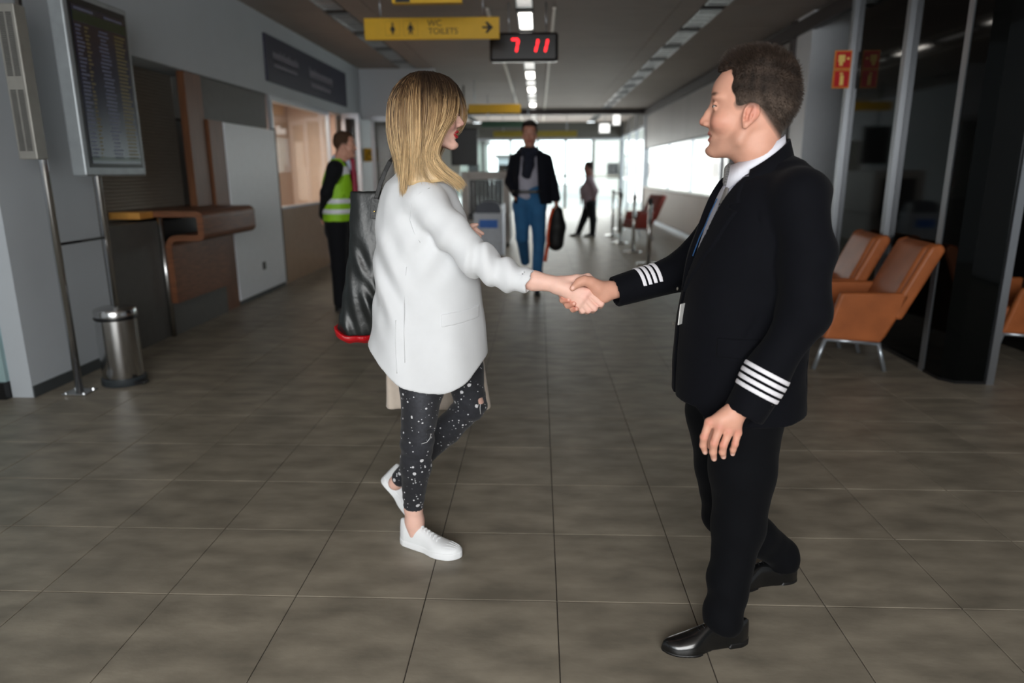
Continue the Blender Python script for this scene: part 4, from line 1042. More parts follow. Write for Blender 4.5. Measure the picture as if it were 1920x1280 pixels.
D.chain([wHR+np.array([-.02, .05, .05]), wHR, wHR+(wKR-wHR)*.5, wKR, wKR+(wAR-wKR)*.35, hemA], [.115, .098, .080, .0585, .057, .0375], .02)
D.chain([wHL+np.array([0, -.05, .05]), wHL, wHL+(wKL-wHL)*.55, wKL, wKL+(wAL-wKL)*.3, wKL+(wAL-wKL)*.93], [.11, .095, .076, .057, .055, .037], .02)
def ddisp(P):
    d = .0012*vnoise(P, 40, 8)
    for k_, s_ in ((wKR, 1), (wKL, 2)):
        m = np.exp(-(np.linalg.norm(P-k_.astype(f32), axis=1)/.085)**2); d = d-.0035*m*np.sin(P[:, 2]*120+P[:, 0]*40+s_)
    m = np.exp(-(np.linalg.norm(P-hemA.astype(f32), axis=1)/.07)**2); d = d-.0026*m*np.sin(P[:, 2]*170+P[:, 0]*30)
    return d.astype(f32)
D.disp = ddisp
adir = (wAR-wKR)/np.linalg.norm(wAR-wKR)
def dcut(P, d):
    t = (P-hemA.astype(f32)) @ adir.astype(f32); nr = np.linalg.norm(P-hemA.astype(f32), axis=1) < .09
    d = np.where(nr, smax(d, t+.0022*np.sin(P[:, 0]*420+P[:, 1]*300), .002), d)
    # rips at the knees
    for c_, n_, wz, wx in ((W(809, 812, 2.345), 0, .004, .022), (W(906, 756, 2.50), 0, .013, .02)):
        q = P-c_.astype(f32); d = smax(d, -np.maximum(np.maximum(np.abs(q[:, 2]+.25*q[:, 0])-wz, np.abs(q[:, 0])-wx), np.abs(q[:, 1])-.05), .002)
    return d.astype(f32)
D.cut = dcut
def dcol(V):
    c = np.tile(np.array(C(31, 32, 38)[:3]), (len(V), 1)); f = np.clip(.5+.5*vnoise(V, 14, 4), 0, 1)
    lite = np.exp(-((V[:, 0]-(wKR[0]+.035))/.03)**2)*np.clip((V[:, 2]-.40)/.2, 0, 1); c = c*(1-.45*lite[:, None])+np.array(C(96, 98, 106)[:3])*.45*lite[:, None]
    return c*(.75+.5*f[:, None])
jn = sdf_obj('jeans', D, .0054, denim(), w, dcol)
M_thr = mat('frayed_thread', C(206, 206, 208), rough=.8)
tube('frayed_thread', [W(790, 832, 2.33), W(800, 829, 2.328), (W(806, 822, 2.33)), W(808, 814, 2.335)], .0012, M_thr, jn, n=5)
tube('frayed_thread', [W(901, 757, 2.47), W(900, 765, 2.465), W(901, 776, 2.47)], .0012, M_thr, jn, n=5)
# ---- sneakers
M_sn = mat('white_sneaker', C(236, 238, 240), rough=.5, var=.02, bump=.03, bscale=200); M_so = mat('white_sole', C(240, 242, 244), rough=.45, var=.02)
hl = W(757, 1012, 2.46); fl_h, fl_t = np.array([-.535, 2.462, 0]), np.array([-.288, 2.335, 0])
shoe(w, fl_h, fl_t, (0, 0, 1), 'sneaker', (M_sn, M_so, M_so), -1)
tt = np.array([-.535, 2.668, .006]); hh_ = W(716, 896, 2.745)
shoe(w, hh_, tt+(tt-hh_)*.10, np.cross(np.cross(tt-hh_, np.array([-.9, .35, .2])), tt-hh_)*-1, 'sneaker', (M_sn, M_so, M_so), 1)
# ---- hair
def mir(g): return [(x, -y, z) for x, y, z in g]
g0 = [(.048, -.006, .134), (.088, -.036, .108), (.100, -.060, .055), (.090, -.072, .003), (.056, -.082, -.042), (-.004, -.088, -.086), (-.020, -.090, -.130), (.006, -.098, -.180)]
g1 = [(.030, -.006, .141), (.066, -.050, .118), (.076, -.080, .055), (.060, -.092, -.008), (.026, -.098, -.060), (-.010, -.100, -.110), (-.006, -.108, -.165), (.050, -.114, -.215)]
g2 = [(.005, -.006, .146), (.016, -.064, .120), (.018, -.094, .050), (.008, -.102, -.018), (-.008, -.107, -.080), (-.026, -.110, -.130), (-.018, -.118, -.182), (.030, -.125, -.226)]
g3 = [(-.020, -.006, .146), (-.042, -.060, .118), (-.058, -.090, .052), (-.063, -.098, -.018), (-.066, -.103, -.084), (-.070, -.106, -.138), (-.076, -.112, -.190), (-.090, -.118, -.236)]
g4 = [(-.040, -.004, .142), (-.086, -.042, .108), (-.118, -.058, .045), (-.126, -.064, -.025), (-.122, -.066, -.088), (-.114, -.070, -.138), (-.110, -.078, -.185), (-.108, -.084, -.222)]
g5 = [(-.050, 0, .137), (-.102, 0, .102), (-.134, 0, .040), (-.138, 0, -.025), (-.130, 0, -.088), (-.118, 0, -.132), (-.112, 0, -.170), (-.108, 0, -.200)]
gF = [(.048, .006, .136), (.100, .034, .116), (.134, .050, .066), (.146, .058, .012), (.136, .064, -.030), (.096, .070, -.066), (.050, .076, -.105), (.030, .080, -.150)]
GL = [g0, g1, g2, g3, g4, g5, mir(g4), mir(g3), mir(g2), mir(g1), gF]
GW = [[hd.g(p) for p in g] for g in GL]
def hcol(T, s_, P):
    root = np.array(C(46, 33, 24)[:3]); mid = np.array(C(138, 104, 68)[:3]); tip = np.array(C(214, 184, 138)[:3])
    t = np.clip(T*1.15+.16*s_, 0, 1); a = np.clip((t-.06)/.40, 0, 1); b = np.clip((t-.36)/.6, 0, 1)
    if P is not None:
        L = hd.loc(P.reshape(-1, 3)).reshape(P.shape); dk = np.clip((L[..., 2:3]-.005)/.085, 0, 1)*np.clip((L[..., 0:1]+.10)/.10, .5, 1); a = a*(1-.92*dk); b = b*(1-.9*dk)
    a = a*a*(3-2*a)
    return ((root*(1-a)+mid*a)*(1-b)+tip*b)*np.clip(1+.22*s_, .45, 1.6)
# cap of hair under the strands
nG, nT = 61, 22; src = np.linspace(0, 1, 8); T_ = np.linspace(0, 1, nT); gs = np.linspace(0, 10, 11)
Gd = np.array(GW); A = np.stack([np.stack([spline(src, Gd[i, :, k])(T_) for k in range(3)], 1) for i in range(11)])
A2 = np.stack([np.stack([spline(gs, A[:, j, k])(np.linspace(0, 10, nG)) for k in range(3)], 1) for j in range(nT)], 1)
ctr = hd.g((-.02, 0, -.02)); A2 = A2+(ctr-A2)*.045
Vc = A2.reshape(-1, 3); Fc = np.array([(i*nT+j, (i+1)*nT+j, (i+1)*nT+j+1, i*nT+j+1) for i in range(nG-1) for j in range(nT-1)])
cc = hcol(np.broadcast_to(T_[None, :, None], (nG, nT, 1)), np.full((nG, nT, 1), -.35), A2).reshape(-1, 3)
hr = quads('hair', Vc, Fc, M_hair, w, cc); sm = hr.modifiers.new('thick', 'SOLIDIFY'); sm.thickness = .006; sm.offset = 0
hair_strands('hair_strands', GW, 7600, M_hair, hr, width=.00075, jit=.0050, seed=4, seg=12, colfn=hcol, wild=.0028, lmin=.58, wave=.008)
# loose front locks that flick forward over the collar
loc1 = [[hd.g(p) for p in g] for g in ([(.060, -.086, -.030), (.030, -.096, -.080), (.012, -.104, -.125), (.040, -.112, -.175), (.086, -.116, -.212), (.100, -.114, -.236)], [(.030, -.098, -.050), (.0, -.106, -.10), (-.010, -.114, -.15), (.016, -.122, -.195), (.062, -.128, -.232), (.082, -.128, -.252)])]
hair_strands('front_lock', loc1, 420, M_hair, hr, width=.0008, jit=.006, seed=9, colfn=lambda T, s_, P: hcol(.55+.45*T, s_, P))
loc2 = [[hd.g(p) for p in g] for g in ([(-.10, -.075, -.06), (-.104, -.086, -.12), (-.110, -.096, -.17), (-.116, -.104, -.225), (-.118, -.106, -.262)], [(-.080, -.092, -.06), (-.084, -.102, -.12), (-.092, -.110, -.17), (-.100, -.116, -.22), (-.106, -.118, -.25)])]
hair_strands('back_lock', loc2, 260, M_hair, hr, width=.0008, jit=.005, seed=10, colfn=lambda T, s_, P: hcol(.55+.45*T, s_, P))
# ---- glasses
gl = None
M_wire = mat('spectacle_wire', C(60, 50, 46), rough=.3, metal=.8)
ring = lambda q: [hd.g((.104-.10*(yy*0), q*.033+.020*math.cos(a), .012+.015*math.sin(a))) for a in np.linspace(0, 2*math.pi, 21) for yy in (0,)]
gl = tube('glasses', ring(1), .0011, M_wire, w, n=6); tube('rim', ring(-1), .0011, M_wire, gl, n=6)
tube('bridge', [hd.g((.104, -.013, .016)), hd.g((.110, 0, .018)), hd.g((.104, .013, .016))], .0011, M_wire, gl, n=6)
for q in (-1, 1): tube('temple', [hd.g((.104, q*.053, .016)), hd.g((.06, q*.070, .012)), hd.g((-.01, q*.080, .010))], .0012, M_wire, gl, n=6)
# ---- shoulder bag
M_bag = mat('black_leather', C(26, 29, 29), rough=.36, var=.15, scale=18, bump=.12, bscale=60, spec=.5); M_bred = mat('red_leather', C(176, 16, 26), rough=.35, var=.1, bump=.2, bscale=50)
bg_ = thing('shoulder_bag', (-.62, 2.66, .78), 'tall black leather shoulder bag with a red base on her back', 'bag')
BY = 2.66
def bagrows(rows): return [((W(a, v, BY)[2]), (W(a, v, BY)[0]+W(b, v, BY)[0])/2, BY, (W(b, v, BY)[0]-W(a, v, BY)[0])/2, t) for v, a, b, t in rows]
S = SDF(); fn, c, r = loft(bagrows([(352, 657, 728, .030), (400, 657, 730, .045), (470, 655, 732, .058), (520, 650, 733, .068), (570, 642, 732, .078), (605, 636, 728, .080), (628, 640, 720, .070)]), 0, 2.6); S.fn(fn, c, r, 0)
def bdisp(P):
    x, z = P[:, 0], P[:, 2]; m = np.clip((1.30-z)/.4, .15, 1)
    return (-.0045*m*np.sin(z*42+x*55+1.6*np.sin(x*30+z*13))-.003*np.sin(x*120+z*25)*m+.002*vnoise(P, 45, 2)).astype(f32)
S.disp = bdisp
ztop = W(690, 358, BY)[2]; zred = W(660, 622, BY)[2]
fo, ba = S, None
def bcut(P, d): 
    inn = np.maximum(d+.010, ztop-.05-P[:, 2]); d = np.maximum(d, -inn); return np.maximum(np.maximum(d, P[:, 2]-ztop-.10*(P[:, 0]+.6)*0), zred-P[:, 2]+.35*(P[:, 0]+.66)*0).astype(f32)
S.cut = bcut; sdf_obj('bag_body', S, .005, M_bag, bg_)
S = SDF(); fn, c, r = loft(bagrows([(580, 640, 722, .070), (608, 628, 724, .078), (628, 632, 714, .076), (637, 648, 700, .056)]), 0, 2.4); S.fn(fn, c, r, 0); S.disp = lambda P: (.003*np.sin(P[:, 0]*90+P[:, 2]*60)).astype(f32)
S.cut = lambda P, d: np.maximum(d, P[:, 2]-(zred-.55*(P[:, 0]-W(655, 622, BY)[0])*(P[:, 0] < W(655, 622, BY)[0]))).astype(f32)
sdf_obj('red_base', S, .005, M_bred, bg_)
def strap(name, pts, w_, m, parent, up=(1, 0, 0), th=.004):
    P = np.array(pts); n = len(P); V, F = [], []
    for i in range(n):
        t = P[min(i+1, n-1)]-P[max(i-1, 0)]; t /= np.linalg.norm(t); u_ = np.asarray(up, float); u_ = u_-t*u_.dot(t); u_ /= np.linalg.norm(u_); nn = np.cross(t, u_)
        V += [P[i]+u_*w_/2+nn*th/2, P[i]-u_*w_/2+nn*th/2, P[i]-u_*w_/2-nn*th/2, P[i]+u_*w_/2-nn*th/2]
    for i in range(n-1):
        for j in range(4): F.append((i*4+j, i*4+(j+1) % 4, i*4+4+(j+1) % 4, i*4+4+j))
    F += [(3, 2, 1, 0), tuple((n-1)*4+j for j in range(4))]
    return bev(add(name, V, F, m, parent, smooth=False), .0015, 2)
M_strap = mat('strap_leather', C(24, 24, 25), rough=.42, bump=.1, bscale=120)
st_ = strap('strap', [W(702, 400, 2.60), W(705, 372, 2.60), W(713, 345, 2.595), W(722, 322, 2.59), W(731, 303, 2.585), W(741, 292, 2.60), W(752, 291, 2.65)], .016, M_strap, bg_, (1, 0, .2))
tb = strap('strap_tab', [W(703, 410, 2.594), W(704, 385, 2.594), W(706, 372, 2.594)], .036, M_strap, bg_, (1, 0, 0), .006)
lathe('rivet', W(702, 397, 2.589), [(.0, 0), (.005, 0), (.005, .003), (0, .005)], mat('brass', C(190, 160, 100), rough=.25, metal=1), bg_, n=12)
# ---- coat carried over the far arm
M_coat = mat('beige_wool', C(206, 192, 178), rough=.85, var=.04, scale=40, sheen=.2, bump=.06, bscale=300)
S = SDF(); CY = 2.79
fn, c, r = loft([(W(800, 770, CY)[2]-.01, (W(722, 770, CY)[0]+W(925, 770, CY)[0])/2, CY, (W(925, 770, CY)[0]-W(722, 770, CY)[0])/2, .035), (W(800, 690, CY)[2], (W(733, 690, CY)[0]+W(904, 690, CY)[0])/2, CY, (W(904, 690, CY)[0]-W(733, 690, CY)[0])/2, .034), (W(800, 560, CY)[2], W(815, 560, CY)[0], CY, .15, .04), (W(800, 470, CY)[2], W(815, 470, CY)[0], CY, .13, .05)], 0, 3.0)
S.fn(fn, c, r, 0); S.disp = lambda P: (-.006*np.sin(P[:, 0]*48)-.004*np.sin(P[:, 0]*95+P[:, 2]*8)).astype(f32)
S.cut = lambda P, d: np.maximum(d, (.555-.05*np.sin((P[:, 0]+.62)*5.2))*0+(W(800, 764, CY)[2]-P[:, 2])).astype(f32)
sdf_obj('draped_coat', S, .008, M_coat, None, org=np.array([-.33, CY, .6]), label='beige wool coat hanging folded over her far arm', category='coat')

# ================================================================== THE MAN IN THE PILOT UNIFORM
MY, MPSI = 2.03, math.radians(177)
mf = np.array([math.cos(MPSI), math.sin(MPSI), 0]); ml = np.array([-mf[1], mf[0], 0])
mh = Head((0, 0, 0), math.radians(160), math.radians(3), 0, 1.05, (-.0035, .70))
mh.o = W(1311, 228, 2.03)-mh.R @ (np.array([.1242, 0, -.025])*mh.sc)
mneck = W(1428, 305, 2.03)
mSL, mEL, mWL = W(1500, 368, 1.835), W(1508, 583, 1.80), W(1386, 766, 1.775)
mSR, mER = W(1385, 372, 2.235), W(1288, 508, 2.29)
mWR = HZ(1290, 590, .004)
mHL, mKL, mAL = W(1395, 770, 1.955), W(1385, 985, 1.93), W(1352, 1160, 1.885)
rh = W(1492, 1088, 2.25); rt = np.array([.625, 2.16, .004]); rR, r0, rL = shoe_frame(rh, rt, (-.15, 0, 1)); mHR, mKR, mAR = W(1352, 770, 2.14), W(1362, 962, 2.17), r0+rR @ np.array([.062, 0, .105])
B = SDF(); mh.build(B, male=True, smile=.75)
B.chain([mh.g((-.030, 0, -.03)), mh.g((-.026, 0, -.09)), W(1424, 320, 2.012)], [.058, .054, .050], .025)
B.chain([W(1424, 320, 2.012), mneck+np.array([0, 0, -.14]), mneck+np.array([0, 0, -.27]), (mHL+mHR)/2], [.050, .065, .07, .07], .03)
B.chain([mSL, mSR], [.04, .04], .04); B.chain([mSL, mEL, mWL], [.036, .034, .027], .02)
B.chain([mSR, mER], [.036, .034], .02); B.chain([mER, mWR], [.036, .0285], .015, flat=((0, 1, 0), .92))
for q in ((mHL, mKL, mAL), (mHR, mKR, mAR)): B.chain(q, [.048, .042, .034], .02)
mtoe, mheel = np.array([.385, 1.835, 0]), np.array([.660, 1.905, 0])
B.chain([mAL, mheel+(mtoe-mheel)*.3+np.array([0, 0, .06])], [.036, .032], .02)
B.chain([mAR, r0+rR @ np.array([.075, 0, .055])], [.034, .030], .02)
# right hand clasping the woman's hand
def hz(pts, rad, k=.006): B.chain([HZ(*p) for p in pts], rad, k)
for (a, b, c), r in zip(((640, 390, .026), (540, 530, .032), (500, 650, .033), (520, 770, .028)), (.0130, .0130, .0125, .0115)):
    hz([(1260, 560+.25*(b-560), .006), (900, 520+.6*(b-520), .016), (a, b, c)], [.022, .018, r], .014)
hz([(640, 390, .026), (270, 560, .033), (150, 650, .012), (195, 712, -.008)], [.0130, .0105, .0095, .0075])
hz([(540, 530, .032), (200, 730, .030), (190, 800, .004), (335, 795, -.021)], [.0128, .0108, .0098, .0086])
hz([(500, 650, .033), (270, 860, .028), (310, 930, .002), (462, 885, -.024)], [.0124, .0104, .0095, .0083])
hz([(520, 770, .028), (400, 960, .022), (440, 1030, .0), (528, 1010, -.022)], [.0112, .0095, .0086, .0076])
hz([(1190, 600, .0), (1000, 470, -.016), (870, 375, -.026), (715, 330, -.034), (590, 375, -.039), (425, 520, -.041)], [.0240, .0205, .0165, .0140, .0126, .0092], .012)
B.ell(HZ(1080, 560, -.008), (.030, .020, .026), None, .014); B.ell(HZ(1170, 740, -.004), (.021, .018, .018), None, .012)
# left hand hanging, back of the hand towards the camera
LY = 1.765
def ZL(a, b, dy): return W(1200+a/4.267, 600+b/4.267, LY+dy)
kn = [(555, 815, .004), (637, 860, -.010), (712, 893, -.010), (782, 898, -.001)]
for (a, b, c), r in zip(kn, (.0125, .0128, .0122, .0112)): B.chain([ZL(775+.12*(a-670), 712, .006), ZL(705+.55*(a-670), 790, .0), ZL(a, b, c)], [.022, .0165, r], .013)
for pts, rad in (([(555, 815, .004), (512, 935, .0), (505, 1000, .010), (521, 1055, .018)], [.0122, .0104, .0095, .0078]), ([(637, 860, -.010), (592, 985, -.016), (584, 1055, -.008), (592, 1108, .004)], [.0125, .0106, .0097, .0080]),
                 ([(712, 893, -.010), (668, 1000, -.014), (660, 1055, -.006), (668, 1092, .004)], [.0118, .0100, .0092, .0077]), ([(782, 898, -.001), (760, 990, -.006), (744, 1035, .0), (741, 1070, .008)], [.0106, .0090, .0082, .0069])):
    B.chain([ZL(*p) for p in pts], rad, .005)
B.chain([ZL(720, 740, .018), ZL(600, 840, .032), ZL(560, 940, .036), ZL(560, 1010, .034)], [.017, .0135, .0108, .0085], .010)
B.ell(ZL(700, 800, .012), (.030, .014, .036), None, .014)
FADE = np.array(C(110, 96, 86)[:3]); HAIRM = np.array(C(58, 47, 40)[:3])
def scalp_len(L):
    """hair length in metres by scalp position (local head coordinates); zero off the scalp"""
    x, y, z = L[:, 0], L[:, 1], L[:, 2]
    front = np.where(z > .100+.004*np.sin(y*160), .2, .047-.25*np.clip(.069-z, 0, 1)+.003*np.sin(z*150))
    low = np.interp(x, [-.13, -.080, -.050, -.024, .004, .016, .03], [-.068, -.066, -.030, .004, .006, .000, .000])
    t = np.clip((z-low)/.050, 0, 1); top = np.clip((z-.075)/.05, 0, 1); top = top*top*(3-2*top)
    e = np.clip((front-x)/.008, 0, 1)
    return np.where((z > low) & (x < front), (.0002+.0130*t**1.1+.022*top)*(.15+.85*e), 0)
def mcol(V):
    c = mh.skin_color(V, SK_M, C(186, 112, 102)[:3], C(62, 46, 36)[:3], C(128, 104, 88)[:3], C(206, 126, 108)[:3])
    L = mh.loc(V); hd_ = (np.linalg.norm(L, axis=1) < .2); ln = np.where(hd_, scalp_len(L), 0)
    m = .97*np.clip(ln/.0045, 0, 1)[:, None]**.65
    c = c*(1-m)+(FADE*(1-m)+HAIRM*m)*m
    for p in ((520, 1063, .010), (592, 1112, -.003), (668, 1097, -.004), (741, 1074, .002)):
        k = np.exp(-(np.linalg.norm(V-ZL(*p), axis=1)/.0062)**4)[:, None]*.8*(V[:, 1:2] < LY+p[2]+.006); c = c*(1-k)+NAILC*k
    for p in ((555, 815, -.008), (637, 860, -.022), (712, 893, -.022), (782, 898, -.012), (512, 935, -.01), (592, 985, -.026), (668, 1000, -.024), (760, 990, -.015)):
        k = np.exp(-(np.linalg.norm(V-ZL(*p), axis=1)/.011)**2)[:, None]*.4; c = c*(1-k)+np.array(C(196, 104, 88)[:3])*k
    for p in ((350, 785, -.030), (478, 870, -.033), (540, 1000, -.030), (430, 505, -.049)):
        k = np.exp(-(np.linalg.norm(V-HZ(*p), axis=1)/.0058)**4)[:, None]*.75; c = c*(1-k)+NAILC*k
    for p in ((200, 720, -.012), (320, 810, -.02), (455, 900, -.02), (520, 1030, -.02)):
        k = np.exp(-(np.linalg.norm(V-HZ(*p), axis=1)/.012)**2)[:, None]*.45; c = c*(1-k)+np.array(C(214, 110, 92)[:3])*k
    c[V[:, 2] < .30] = C(14, 14, 17)[:3]                 # dark socks
    d = np.linalg.norm(V-mh.g((.040, .066, -.004)), axis=1); c[d < .0024] = C(80, 44, 36)[:3]
    return c
m_ = sdf_obj('person', B, .0030, M_skin, None, mcol, org=np.array([.62, 2.0, 0.]), label='man in dark pilot uniform with white sleeve stripes shaking hands', category='person')
man = m_
for p, q in (((521, 1052, .011), (515, 1000, .004)), ((592, 1104, -.004), (586, 1050, -.014)), ((668, 1090, -.003), (662, 1045, -.012)), ((741, 1066, .002), (744, 1030, -.006))): nail(m_, ZL(*p), ZL(*p)-ZL(*q), .0050)
for p, q in (((432, 505, -.0465), (520, 430, -.048)), ((345, 785, -.0265), (250, 800, -.012)), ((472, 872, -.0290), (390, 910, -.016)), ((530, 1000, -.0265), (480, 1025, -.015))): nail(m_, HZ(*p), HZ(*p)-HZ(*q), .0046)
mh.face_parts(m_, ('grey', (64, 70, 74)), True, mat('lash', C(30, 20, 16), rough=.6))
# ---- short hair: strands rooted on the scalp
def short_hair(name, H, body, parent, n=9000, seed=2, comb=(.35, 0, .85), colr=HAIRM, width=.0007, lenfn=scalp_len, lscale=1.0):
    r = np.random.default_rng(seed); co = np.zeros(len(body.data.vertices)*3, f32); no = np.zeros_like(co)
    body.data.vertices.foreach_get('co', co); body.data.vertex_normals.foreach_get('vector', no)
    P = co.reshape(-1, 3)+ORG[body.name]; N = no.reshape(-1, 3); L = H.loc(P); ok = np.linalg.norm(L, axis=1) < .2
    ln = np.where(ok, lenfn(L), 0); idx = np.flatnonzero(ln > 0)
    pw = .35+ln[idx]/.03; pick = r.choice(idx, n, p=pw/pw.sum()); p = P[pick]+r.normal(size=(n, 3))*.0012; ll = ln[pick]*r.uniform(.7, 1.25, n)*lscale; nn = N[pick]
    cd = (H.R @ np.asarray(comb, float)); top = np.clip((L[pick, 2]-.07)/.05, 0, 1)[:, None]
    down = H.R @ np.array([-.55, 0, -.8]); dirv = nn*(.55+.35*top)+cd*(.85*top)+down*.8*(1-top)+r.normal(size=(n, 3))*.22
    dirv /= np.linalg.norm(dirv, axis=1, keepdims=True)
    seg = 4; T = np.linspace(0, 1, seg); sw = (H.R @ np.array([.3, .25, -.25]))*top
    pts = p[:, None]-nn[:, None]*.001+dirv[:, None]*(ll[:, None]*T[None])[..., None]+(sw[:, None]*(ll[:, None]*T[None]**2*.6)[..., None])
    t = dirv; a = np.cross(t, r.normal(size=(n, 3))); a /= np.linalg.norm(a, axis=1, keepdims=True); b = np.cross(t, a)
    wd = width*(1-.75*T)[None, :, None]*np.clip(ll/.012, .35, 1)[:, None, None]
    ring = np.stack([pts+wd*(math.cos(q)*a+math.sin(q)*b)[:, None] for q in (0, 2.094, 4.189)], 2); V = ring.reshape(-1, 3)
    base = (np.arange(n)[:, None]*seg+np.arange(seg-1)[None])*3
    F = np.concatenate([np.stack([base+i, base+j, base+3+j, base+3+i], -1).reshape(-1, 4) for i, j in ((0, 1), (1, 2), (2, 0))])
    sh = np.clip(1+.28*r.normal(size=(n, 1, 1)), .4, 1.9); kk = np.clip(ln[pick]/.014, 0, 1)[:, None, None]; cols = np.broadcast_to((np.asarray(colr)*kk+FADE*.8*(1-kk))*sh, (n, seg*3, 3)).reshape(-1, 3)
    return quads(name, V, F, M_hair, parent, cols, kind='stuff')
Hs = SDF(); HB = SDF(); mh.build(HB, male=True)
def hair_mass(P):
    L = mh.loc(P.astype(float)); ln = scalp_len(L); tuft = .5+.5*vnoise(L.astype(f32), 60, 5)
    return (HB.ev(P)-(ln*(.44+.20*tuft)-.0016)).astype(f32)
Hs.p = [(hair_mass, mh.o+np.array([.02, 0, .06]), .17, 0, 'u')]
M_hairm = mat('hair_mass', None, rough=.7, attr=True, var=.25, scale=90, spec=.2, bump=.5, bscale=160)
hm = sdf_obj('hair', Hs, .0042, M_hairm, m_, lambda V: (lambda k: (FADE*.75*(1-k)+HAIRM*.8*k)*(.8+.4*np.clip(vnoise(V, 90, 3), -1, 1))[:, None])(np.clip((mh.loc(V)[:, 2:3]+.01)/.06, 0, 1)), relax=2)
short_hair('hair_strands', mh, m_, hm, n=14000)
# ---- suit jacket
M_suit = mat('navy_wool', C(8, 9, 15), rough=.85, var=.1, scale=60, bump=.06, bscale=700, sheen=.02, spec=.12)
MR = rows_from_px([(318, 1385, 1490, .11), (335, 1362, 1508, .16), (380, 1336, 1528, .195), (430, 1316, 1536, .20), (480, 1298, 1534, .198), (540, 1283, 1524, .192), (600, 1271, 1512, .188), (680, 1264, 1504, .192), (740, 1262, 1503, .198), (820, 1262, 1505, .205)], MY, MPSI)
J = SDF(); fn, c, r = loft(MR, MPSI, 2.25); J.fn(fn, c, r, 0)
J.chain([mSL+np.array([0, .012, .002]), mneck+np.array([.03, -.06, -.05])], [.062, .050], .05); J.chain([mSR+np.array([0, -.012, .0]), mneck+np.array([.03, .06, -.05])], [.062, .050], .05)
J.chain([W(1466, 322, 1.975), W(1528, 356, 1.865)], [.048, .040], .04); J.chain([W(1440, 330, 2.07), W(1405, 362, 2.2)], [.048, .045], .04)
cuL = W(1393, 777, 1.775); cuR = HZ(1420, 600, .006)
J.chain([mSL, (mSL*.5+mEL*.5)+np.array([.012, 0, 0]), mEL, cuL], [.070, .068, .062, .056], .022)
J.chain([mSR, mER, cuR], [.066, .062, .050], .022)
TF = np.stack([mf, ml, [0, 0, 1]], 1).astype(f32); TO = np.array([float(np.mean([q[1] for q in MR])), MY, 0], f32)
def tloc(P): return (P-TO) @ TF
def mdisp(P):
    d = .0014*vnoise(P, 24, 6); z = P[:, 2]
    for a, e, amp, fr in ((mSR, cuR, .0070, 26), (mEL, cuL, .0035, 17), (mSL, mEL, .004, 16)):
        a0, ax, L_ = arm_frame(a, e); t = ((P-a0.astype(f32)) @ ax.astype(f32))/L_; rr = np.linalg.norm(P-a0.astype(f32)-np.outer(t*L_, ax), axis=1)
        m = (rr < .10)*np.clip((t+.1)/.25, 0, 1)*np.clip((.80-t)/.3, 0, 1); d = d-amp*m*np.sin(t*fr+P[:, 2]*22+P[:, 0]*14)
    m = np.exp(-((z-1.0)/.2)**2); d = d-.004*m*np.sin(P[:, 0]*22+z*16)*np.clip((2.1-P[:, 1])*4, 0, 1)
    return d.astype(f32)
J.disp = mdisp
def jopen(q):
    """half width of the front opening by height"""
    z = q[:, 2]; return np.where(z > 1.08, .010+(z-1.08)*.26, .010).astype(f32)
ctr_off = lambda z: np.where(z > 1.08, .0, 0).astype(f32)
hemz = W(1380, 806, 1.83)[2]
def mcut(P, d):
    q = tloc(P); z = P[:, 2]; inn = np.maximum(d+.010, z-1.0); d = smax(d, -inn, .003)
    f = q[:, 0]; hem = hemz+.040*np.clip((f-.10)/.06, 0, 1)**2.2+.012*np.clip(-f*4, 0, 1)
    d = smax(d, hem-z, .004)
    op = np.maximum(np.abs(q[:, 1]-.020)-jopen(q), np.maximum(.03-f, z-1.46)); d = smax(d, -op, .004)
    vent = np.maximum(np.abs(q[:, 1]-.095-.10*(z-.9))-.004, np.maximum(f+.06, z-.90)); d = smax(d, -vent, .002)
    neck = np.linalg.norm(((P-mneck.astype(f32)-np.array([.01, 0, .03], f32))/np.array([.072, .066, .075], f32)), axis=1)-1; d = smax(d, -neck*.06, .004)
    for cu, el, rin in ((cuL, mEL, .045), (cuR, mER, .041)):
        ax = ((cu-el)/np.linalg.norm(cu-el)).astype(f32); t = (P-cu.astype(f32)) @ ax; rr = np.linalg.norm(P-cu.astype(f32)-np.outer(t, ax), axis=1); nr = rr < .085
        d = np.where(nr & (t > -.2), smax(d, t, .003), d); d = np.where(nr & (t > -.06), np.maximum(d, -(rr-rin)), d)
    return d.astype(f32)
J.cut = mcut
jk = sdf_obj('jacket', J, .0056, M_suit, m_)
Jraw = SDF(); Jraw.p = J.p; Jraw.disp = J.disp
def on_jacket(name, region, off, m, h, box_, parent=jk, base=J):
    S = SDF(); S.p = [(lambda P: np.maximum(base.ev(P)-off, region(P)).astype(f32), np.array([.6, 2.0, 1.0]), 1.0, 0, 'u')]
    return sdf_obj(name, S, h, m, parent, bounds=box_)
M_str = mat('white_braid', C(232, 230, 236), rough=.6, var=.05, scale=200, bump=.2, bscale=900)
SLV = SDF(); SLV.chain([mEL, cuL], [.062, .056], .0); SLV.chain([mER, cuR], [.062, .050], .0); SLV.disp = mdisp
